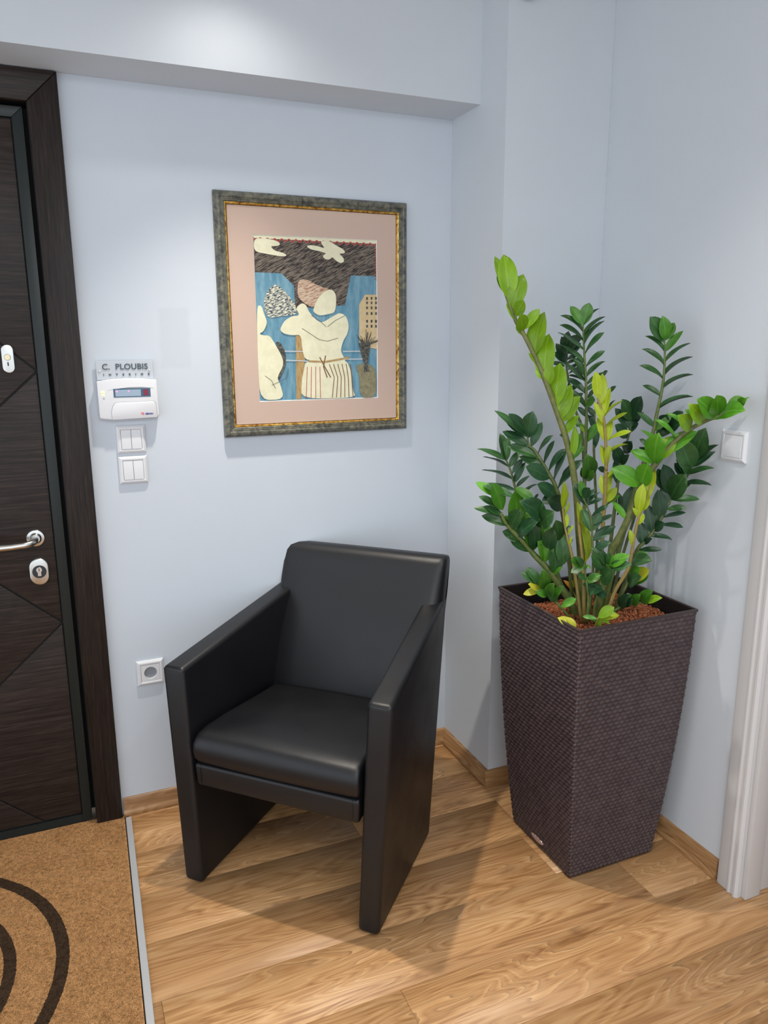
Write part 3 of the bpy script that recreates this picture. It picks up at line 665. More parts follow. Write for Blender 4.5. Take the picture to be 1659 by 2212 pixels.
# mount
M_mount = mat('salmon_mount', (.57, .43, .36), .85, spec=.2); g = NG(M_mount); g.bump(g.noise(g.coord('Object'), 500, 3), .15, .0006)
ART = ART_DATA
ax0, ax1, az0, az1 = -.667 + .4735, -.2705 + .4735, 1.3145 - 1.566, 1.8075 - 1.566
bm = bmesh.new(); iw, ih = FW - .0378, FH - .0378
for b_ in ((-iw, ax0, -ih, ih), (ax1, iw, -ih, ih), (ax0, ax1, az1, ih), (ax0, ax1, -ih, az0)): add_box(bm, b_[0], b_[1], -.0115, -.0085, b_[2], b_[3])
link('mount', bm_mesh('mount', bm), M_mount, fr)
bm = bmesh.new(); bv = .0016
for (p, q) in (((ax0, az0), (ax1, az0)), ((ax1, az0), (ax1, az1)), ((ax1, az1), (ax0, az1)), ((ax0, az1), (ax0, az0))):
    cxm, czm = (ax0 + ax1) / 2, (az0 + az1) / 2
    def inn(t): return (t[0] + (bv if t[0] < cxm else -bv), t[1] + (bv if t[1] < czm else -bv))
    pi_, qi_ = inn(p), inn(q)
    bm.faces.new([bm.verts.new((p[0], -.0116, p[1])), bm.verts.new((q[0], -.0116, q[1])), bm.verts.new((qi_[0], -.0092, qi_[1])), bm.verts.new((pi_[0], -.0092, pi_[1]))])
link('mount_bevel', bm_mesh('mount_bevel', bm), mat('white_core', (.85, .84, .80), .8), fr)
# print: flat coloured areas, a plain stand-in composition
def pm_(name, a, b, sc, lo=.35, hi=.65, rot=0):
    m = mat(name, a, .7, spec=.2); g = NG(m); tc = g.n('TexCoord'); mr_ = g.n('Mapping'); mr_.inputs['Rotation'].default_value = (0, rot, 0); mp = g.n('Mapping'); mp.inputs['Scale'].default_value = sc
    g.l(tc.outputs['Object'], mr_.inputs['Vector']); g.l(mr_.outputs[0], mp.inputs['Vector']); f = g.noise(mp.outputs[0], 1.0, 3, .6); g.l(g.ramp(f, [(lo, a), (hi, b)]), g.b.inputs['Base Color']); return m
AM = [pm_('print_sky', (.035, .03, .03), (.22, .185, .15), (45, 45, 420), .42, .60, math.radians(28)),
      pm_('print_cream', (.72, .70, .50), (.80, .78, .58), (40, 40, 40)),
      pm_('print_blue', (.10, .25, .36), (.20, .37, .46), (60, 60, 14)),
      pm_('print_hair', (.62, .50, .37), (.35, .16, .11), (60, 60, 420), .45, .6, math.radians(15)),
      pm_('print_tan', (.36, .22, .09), (.50, .36, .17), (200, 200, 40)),
      pm_('print_dark', (.03, .035, .04), (.16, .15, .12), (150, 150, 150)),
      pm_('print_fan', (.03, .06, .10), (.70, .69, .55), (90, 90, 420), .46, .53, math.radians(12)),
      pm_('print_building', (.60, .46, .25), (.66, .52, .32), (60, 60, 60)),
      pm_('print_olive', (.20, .19, .12), (.30, .27, .16), (90, 90, 90)),
      mat('print_red', (.45, .07, .06), .7), mat('print_brown', (.20, .09, .04), .7), mat('print_line', (.10, .08, .06), .7), mat('print_paleblue', (.55, .58, .60), .7)]
bm = bmesh.new(); lay = [0]
def shp(poly, mi, world=True, th=.00004):
    lay[0] += .00004
    P = [(x + .4735, z - 1.566) for x, z in poly] if world else poly
    for n, d in (((1, 0), ax1), ((-1, 0), -ax0), ((0, 1), az1), ((0, -1), -az0)): P = clip(P, n, d) if P else P
    Q = []
    for p in P:
        if not Q or math.hypot(p[0] - Q[-1][0], p[1] - Q[-1][1]) > 1e-5: Q.append(p)
    if len(Q) > 2:
        if math.hypot(Q[0][0] - Q[-1][0], Q[0][1] - Q[-1][1]) < 1e-5: Q.pop()
        vs = [bm.verts.new((x, -.0088 - lay[0], z)) for x, z in Q]
        f = bm.faces.new(vs); f.normal_update()
        if f.normal.y > 0: f.normal_flip()
        f.material_index = mi
def line(pts, w, mi):
    for a, b in zip(pts[:-1], pts[1:]):
        dx, dz = b[0] - a[0], b[1] - a[1]; L = math.hypot(dx, dz) or 1; n = (-dz / L * w / 2, dx / L * w / 2)
        shp([(a[0] + n[0], a[1] + n[1]), (b[0] + n[0], b[1] + n[1]), (b[0] - n[0], b[1] - n[1]), (a[0] - n[0], a[1] - n[1])], mi, False); lay[0] -= .00004
    lay[0] += .00004
def soft(P, n=2):
    for _ in range(n):
        Q = []
        for i in range(len(P)):
            a, b = P[i], P[(i + 1) % len(P)]
            Q += [(.78 * a[0] + .22 * b[0], .78 * a[1] + .22 * b[1]), (.22 * a[0] + .78 * b[0], .22 * a[1] + .78 * b[1])]
        P = Q
    return P
full = [(ax0, az0), (ax1, az0), (ax1, az1), (ax0, az1)]
shp(full, 2, False); shp(ART['sky'], 0)
U = lambda u, v: (ax0 + (ax1 - ax0) * u, az1 - (az1 - az0) * v)
shp([U(-.01, -.01), U(1.01, -.01), U(1.01, .022), U(-.01, .022)], 1, False)
for k in range(18):
    u = k / 18; line([U(u, .018), U(u + .03, .036), U(u + .055, .018)], .0032, 9)
for v in range(12):
    line([U(.985, .05 + v * .017), U(.998, .058 + v * .017)], .003, 9)
for k in ('cloud1', 'cloud2'): shp(soft(ART[k]), 1)
shp(ART['column'], 4); shp(soft(ART['fan']), 6)
shp(ART['building'], 7)
for w_ in ART['windows']: shp(w_, 5)
line([U(.2, .69), U(.42, .695)], .003, 12); line([U(.2, .745), U(.42, .755)], .003, 12); line([U(.70, .695), U(.85, .695)], .003, 12); line([U(.70, .745), U(.87, .745)], .003, 12)
shp(soft(ART['chairb']), 5); shp(soft(ART['leftfig']), 1); shp(soft(ART['hair']), 3); shp(soft(ART['head']), 1); shp(soft(ART['figure']), 1); shp(soft(ART['trouser']), 1)
for k in range(4): line([U(.395 + .035 * k - .01 * k * 0, .79), U(.38 + .04 * k, .99)], .0022, 9)
for k in range(6): line([U(.58 + .036 * k, .775), U(.62 + .03 * k, .86), U(.60 + .036 * k, .99)], .0026, 10)
line([U(.405, .755), U(.55, .76), U(.75, .735)], .006, 4)
line([U(.50, .73), U(.54, .79), U(.59, .86)], .0035, 10); line([U(.55, .72), U(.53, .79), U(.56, .86)], .0035, 10)
for a in ([(.36, .55), (.42, .58), (.50, .62), (.57, .63), (.66, .61)], [(.44, .47), (.50, .50), (.56, .54)], [(.57, .54), (.64, .50), (.72, .47)], [(.05, .84), (.10, .87), (.13, .92)], [(.24, .80), (.22, .86), (.10, .90)]):
    line([U(*p) for p in a], .0013, 11)
shp(soft(ART['table']), 8); shp(ART['vase'], 5)
random.seed(11)
for k in range(34):
    a0_ = random.uniform(-2.6, -.3); L_ = random.uniform(.04, .13); u0, v0 = .90, .66
    line([U(u0, v0), U(u0 + math.cos(a0_) * L_ * .6, v0 + math.sin(a0_) * L_ * .5), U(u0 + math.cos(a0_) * L_, v0 + math.sin(a0_) * L_ * .9)], .0016, 5)
pr = link('print', bm_mesh('print', bm), AM, fr)
bm = bmesh.new(); add_box(bm, -iw, iw, -.0084, 0, -ih, ih); link('backing_board', bm_mesh('backing_board', bm), mat('board', (.3, .25, .2), .9), fr)

# ---------------- small detector at the ceiling ----------------
det = empty('smoke_detector', (.050, PF - .030, H - .0005), label='small round white detector under the ceiling beside the pillar', cat='detector')
bm = bmesh.new(); lathe(bm, [(0, .056), (.012, .056), (.020, .052), (.024, .045), (.026, .012), (.026, 0), (0, 0)], lambda a, b, d: (a, b, -d), 28); link('dome', bm_mesh('dome', bm, True, 40), M_white, det)
bm = bmesh.new(); lathe(bm, [(.0205, .0525), (.0232, .0525), (.0235, .047)], lambda a, b, d: (a, b, -d), 28); link('ring', bm_mesh('ring', bm), M_grey, det)
for nm, L_, lab in (('recessed_downlight', L1, 'recessed ceiling downlight in front of the beam'), ('recessed_downlight', L2, 'recessed ceiling downlight over the right doorway side')):
    dl = empty(nm, (L_[0], L_[1], H), label=lab, cat='downlight')
    bm = bmesh.new(); lathe(bm, [(.040, 0), (.054, 0), (.055, .003), (.050, .005), (.040, .002), (.040, 0)], lambda a, b, d: (a, b, -d), 32); link('trim_ring', bm_mesh('trim_ring', bm, True, 40), M_white, dl)

# ---------------- armchair ----------------
TH = math.atan2(-.703, .711)
UC = Vector((.711, -.703)); VC = Vector((.703, .711))
org = UC * (-.16) + VC * (-.990)
ch = empty('armchair', (org.x, org.y, 0), TH, label='black leather tub armchair standing on the laminate in front of the picture', cat='armchair')
def side(s):
    # outer outline (u, v, z): front bottom, rear bottom, rear top, front top
    zb = .004
    o = [(.297, -.015, zb), (.286, .434, zb), (.281, .602, .728), (.334, -.003, .644)]
    i = [(.238, -.015, zb), (.230, .434, zb), (.215, .602, .728), (.267, -.003, .644)]
    bm = bmesh.new()
    vo_ = [bm.verts.new((s * p[0], p[1], p[2])) for p in o]; vi_ = [bm.verts.new((s * p[0], p[1], p[2])) for p in i]
    bm.faces.new(vo_); bm.faces.new(vi_[::-1])
    for k in range(4): bm.faces.new((vo_[k], vi_[k], vi_[(k + 1) % 4], vo_[(k + 1) % 4]))
    bmesh.ops.recalc_face_normals(bm, faces=bm.faces)
    bmesh.ops.bevel(bm, geom=list(bm.edges), offset=.0135, segments=5, profile=.5, affect='EDGES', clamp_overlap=True)
    o_ = link('side_panel', bm_mesh('side_panel', bm, True, 60), M_leather, ch)
    # seam across the front of the armrest, and along the outer top edge
    bm = bmesh.new(); y_, z_ = -.0035, .6355
    tube(bm, [(s * .2675, y_ + .008, z_), (s * .275, y_ - .0002, z_), (s * .323, y_ - .0002, z_), (s * .332, y_ + .008, z_)], .0011, 6)
    link('seam', bm_mesh('seam', bm, True), M_leather, o_)
    for v0, u0 in ((.035, .267), (.40, .258)):
        bm = bmesh.new(); lathe(bm, [(0, 0), (.014, 0), (.014, .0105), (0, .0105)], lambda a, b, d: (s * u0 + a, v0 + b, d * .5), 16); link('glide', bm_mesh('glide', bm), M_rubber, o_)
side(-1); side(1)
def loft(sections, name, m, parent, bev=0, seg=3, sm=60, sub_=0):
    """sections: list of rings (same count) -> closed solid"""
    bm = bmesh.new(); R = [[bm.verts.new(p) for p in ring] for ring in sections]; n = len(R[0])
    for A, B in zip(R[:-1], R[1:]):
        for k in range(n): bm.faces.new((A[k], A[(k + 1) % n], B[(k + 1) % n], B[k]))
    bm.faces.new(R[0][::-1]); bm.faces.new(R[-1]); bmesh.ops.recalc_face_normals(bm, faces=bm.faces)
    if bev: 
        ed = [e for e in bm.edges if e.calc_face_angle(0) > math.radians(45)]
        bmesh.ops.bevel(bm, geom=ed, offset=bev, segments=seg, profile=.5, affect='EDGES', clamp_overlap=True)
    return link(name, bm_mesh(name, bm, True, sm), m, parent)
# backrest: profile in (v,z), swept across u with edge rounding
def backprof(k):     # k 0..1 shrink towards the side edge
    fr_ = [(.385, .335), (.400, .43), (.458, .60), (.521, .72), (.561, .803), (.570, .828), (.581, .844), (.600, .851)]
    rr_ = [(.626, .850), (.634, .844), (.637, .830), (.619, .75), (.583, .60), (.541, .43), (.518, .335)]
    cen = (.50, .60)
    return [(v + (.006 * k if i < len(fr_) else -.006 * k), z - (.003 * k if z > .8 else 0)) for i, (v, z) in enumerate(fr_ + rr_)]
us = [-1, -.988, -.965, -.93, -.88, -.6, -.3, 0, .3, .6, .88, .93, .965, .988, 1]
secs = []
for u in us:
    k = {1: 1.0, .988: .45, .965: .12}.get(abs(u), 0)
    bow = .007 * (1 - u * u)
    eo = {1: .036, .988: .027, .965: .016, .93: .008}.get(abs(u), 0)
    ring = []
    for i_, (v, z) in enumerate(backprof(k)):
        hwid = .2795 if z > .70 else .270
        ring.append((u * hwid, v + (bow if i_ < 8 else bow * .6) + (eo * min(1, max(.12, (.865 - z) / .14)) if i_ < 8 else 0), z))
    secs.append(ring)
bk = loft(secs, 'backrest', M_leather, ch, sm=45)
for s in (-1, 1):
    bm = bmesh.new(); tube(bm, [(s * .2768, .5590, .722), (s * .2765, .5790, .80), (s * .2765, .588, .829), (s * .2765, .604, .8465), (s * .2765, .628, .8465)], .0010, 6)
    link('seam', bm_mesh('seam', bm, True), M_leather, bk)
# seat cushion
sec = []
prof = [(.000, .380), (-.010, .394), (-.014, .414), (-.012, .434), (-.004, .449), (.012, .460), (.045, .465), (.13, .463), (.25, .453), (.39, .440), (.405, .43), (.405, .385)]
for u in (-1, -.985, -.955, -.9, -.5, 0, .5, .9, .955, .985, 1):
    k = {1: 1, .985: .4, .955: .1}.get(abs(u), 0); ring = []
    for v, z in prof:
        wv_ = .2440 - (v / .4) * .028
        crown = .004 * (1 - u * u) if z > .439 else 0
        bulge = -.005 * (1 - u * u) if v < .03 else 0
        ring.append((u * wv_, v + (.006 * k if v < .05 else 0) + bulge, z - (.007 * k if z > .44 else -.003 * k * (z < .39)) + crown))
    sec.append(ring)
loft(sec, 'seat_cushion', M_leather, ch, sm=50)
bm = bmesh.new(); hexa(bm, [(-.242, -.004, .309), (.242, -.004, .309), (.226, .395, .312), (-.226, .395, .312), (-.246, -.007, .376), (.246, -.007, .376), (.226, .395, .379), (-.226, .395, .379)]); bevel_all(bm, .009, 3)
ap = link('seat_rail', bm_mesh('seat_rail', bm, True, 60), M_leather, ch)
for s in (-1, 1):
    bm = bmesh.new(); tube(bm, [(s * .226, -.001, .314), (s * .226, -.0055, .322), (s * .226, -.0076, .366), (s * .226, -.003, .375)], .0010, 6); link('seam', bm_mesh('seam', bm, True), M_leather, ap)

# ---------------- planter ----------------
PC = Vector((.122, -.672, 0)); HT, BT, TT = .776, .1465, .195
M_weave = mat('brown_resin_weave', (.050, .031, .030), .42, spec=.5); g = NG(M_weave)
g.l(g.ramp(g.noise(g.coord('Object'), 45, 3), [(.35, (.044, .028, .031)), (.65, (.070, .047, .049))]), g.b.inputs['Base Color'])
M_rim = mat('brown_resin_smooth', (.045, .031, .030), .4); M_inner = mat('black_liner', (.006, .005, .005), .6)
pl = empty('planter', tuple(PC), label='tall tapered square planter in dark brown woven resin beside the right wall', cat='planter')
def half(z):
    t = z / HT; return BT + (TT - BT) * t + .0105 * 4 * t * (1 - t) * .8
rows_, cols, sv, su = 62, 20, 5, 8
NV, NU = rows_ * sv + 1, cols * su
z0w, z1w = .006, HT - .006
V = []; nper = NU * 4
corners = [(-1, -1), (1, -1), (1, 1), (-1, 1)]
zz = np.linspace(z0w, z1w, NV)
co = np.empty((NV, nper, 3))
rowi = np.minimum((np.arange(NV) // sv), rows_ - 1); fr_r = (np.arange(NV) / sv) - rowi
for side_i in range(4):
    c0, c1 = corners[side_i], corners[(side_i + 1) % 4]; nrm = ((0, -1), (1, 0), (0, 1), (-1, 0))[side_i]
    s = np.arange(NU) / NU
    for vi_ in range(NV):
        h_ = half(zz[vi_]); u = -1 + 2 * s
        ph = (rowi[vi_] % 2)
        strand = np.abs(np.sin(np.pi * fr_r[vi_])) ** .6
        if fr_r[vi_] in (0, 1): strand = 0.0
        over = np.abs(np.sin(np.pi * (s * cols + .5 * ph)))       # short staggered pieces
        over = over ** .45
        disp = .0047 * strand * (.28 + .72 * over) - .0015
        # diagonal twist of each piece
        x = np.where(nrm[0] == 0, c0[0] + (c1[0] - c0[0]) * s, nrm[0] * 1.0) * h_
        y = np.where(nrm[1] == 0, c0[1] + (c1[1] - c0[1]) * s, nrm[1] * 1.0) * h_
        edge = np.minimum(s, 1 - s) * 2 * h_
        rnd = np.where(edge < .006, -(.006 - edge) ** 2 / .012, 0)
        dshift = .0040 * (.5 - np.abs(np.mod(s * cols + .5 * ph, 1) - .5)) * (np.mod(s * cols + .5 * ph, 1) - .5) * 4
        co[vi_, side_i * NU:(side_i + 1) * NU, 0] = x + nrm[0] * (disp + rnd)
        co[vi_, side_i * NU:(side_i + 1) * NU, 1] = y + nrm[1] * (disp + rnd)
        co[vi_, side_i * NU:(side_i + 1) * NU, 2] = zz[vi_] + dshift * (1 if 0 < vi_ < NV - 1 else 0)
idx = np.arange(NV * nper).reshape(NV, nper)
A = idx[:-1, :]; B = np.roll(A, -1, 1); Dd = idx[1:, :]; Cc = np.roll(Dd, -1, 1)
faces = np.stack([A, B, Cc, Dd], -1).reshape(-1, 4)
me = bpy.data.meshes.new('weave'); me.vertices.add(co.size // 3); me.vertices.foreach_set('co', co.reshape(-1))
me.loops.add(faces.size); me.polygons.add(len(faces)); me.loops.foreach_set('vertex_index', faces.reshape(-1)); me.polygons.foreach_set('loop_start', np.arange(0, faces.size, 4)); me.polygons.foreach_set('use_smooth', np.ones(len(faces), bool)); me.update(calc_edges=True)
wv = link('weave', me, M_weave, pl); wv['kind'] = 'stuff'
bm = bmesh.new(); r_ = []      # rim + inner lip
for h_, z in ((TT - .002, HT - .010), (TT + .0018, HT - .008), (TT + .0022, HT - .002), (TT + .001, HT), (TT - .003, HT), (TT - .004, HT - .002), (TT - .0045, HT - .012)):
    r_.append([bm.verts.new((a * h_, b * h_, z)) for a, b in corners])
for P_, Q_ in zip(r_[:-1], r_[1:]):
    for k in range(4): bm.faces.new((P_[k], P_[(k + 1) % 4], Q_[(k + 1) % 4], Q_[k]))
bmesh.ops.recalc_face_normals(bm, faces=bm.faces); link('rim', bm_mesh('rim', bm), M_rim, pl)
bm = bmesh.new(); r_ = []
for h_, z in ((TT - .0046, HT - .004), (TT - .010, HT - .12), (TT - .012, HT - .14)): r_.append([bm.verts.new((a * h_, b * h_, z)) for a, b in corners])
for P_, Q_ in zip(r_[:-1], r_[1:]):
    for k in range(4): bm.faces.new((P_[(k + 1) % 4], P_[k], Q_[k], Q_[(k + 1) % 4]))
bm.faces.new(r_[-1]); link('liner', bm_mesh('liner', bm), M_inner, pl)
bm = bmesh.new(); add_box(bm, -BT + .004, BT - .004, -BT + .004, BT - .004, .0, .008); link('base', bm_mesh('base', bm), M_rim, pl)
bm = bmesh.new(); hb = half(.029)
lathe(bm, [(0, .0035), (.010, .0035), (.0128, .0028), (.014, .0015), (.014, -.004)], lambda a, b, d: (-hb - .0015 - d, .0075 + a * 2.2, .029 + b * .62), 32)
M_badge = mat('badge_metal', (.55, .42, .40), .35, .6)
link('badge', bm_mesh('badge', bm, True, 50), M_badge, pl)

# clay granulate
M_clay = mat('clay_granulate', (.30, .10, .045), .9, spec=.2); g = NG(M_clay)
g.l(g.ramp(g.noise(g.coord('Object'), 120, 2), [(.3, (.13, .04, .02)), (.5, (.32, .105, .045)), (.72, (.52, .20, .10))]), g.b.inputs['Base Color'])
rg_ = np.random.default_rng(9); ico = bmesh.new(); bmesh.ops.create_icosphere(ico, subdivisions=1, radius=1); iv = np.array([v.co[:] for v in ico.verts]); ifc = np.array([[v.index for v in f.verts] for f in ico.faces]); ico.free()
NG_ = 5200; pts = []
def soilz(x, y): return HT - .052 + .020 * math.exp(-((x - .05) ** 2 + (y + .06) ** 2) / .018) + .010 * math.exp(-((x + .09) ** 2 + (y + .0) ** 2) / .008) - .02 * max(0, (y - .10) / .08)
allv = np.empty((NG_, 12, 3))
for i in range(NG_):
    x, y = rg_.uniform(-.178, .178, 2); z = soilz(x, y) + rg_.uniform(-.004, .003); r = rg_.uniform(.0028, .0052)
    allv[i] = iv * (r * rg_.uniform(.75, 1.2, 3)) * (1 + .2 * rg_.standard_normal((12, 1)) * .6) + (x, y, z)
allf = (ifc[None] + (np.arange(NG_) * 12)[:, None, None]).reshape(-1, 3)
gnum = 24; gv = []; 
me = bpy.data.meshes.new('clay_granulate'); me.from_pydata(allv.reshape(-1, 3).tolist(), [], allf.tolist()); me.update()
gr = link('clay_granulate', me, M_clay, None, tuple(PC)); tag(gr, 'reddish clay granulate filling the top of the planter', 'granulate', kind='stuff')
bm = bmesh.new(); n = 20; G = [[bm.verts.new((-.183 + .366 * i / n, -.183 + .366 * j / n, soilz(-.183 + .366 * i / n, -.183 + .366 * j / n) - .004)) for i in range(n + 1)] for j in range(n + 1)]
for j in range(n):
    for i in range(n): bm.faces.new((G[j][i], G[j][i + 1], G[j + 1][i + 1], G[j + 1][i]))
link('soil_bed', bm_mesh('soil_bed', bm, True), mat('dark_soil', (.05, .018, .01), .95), pl)

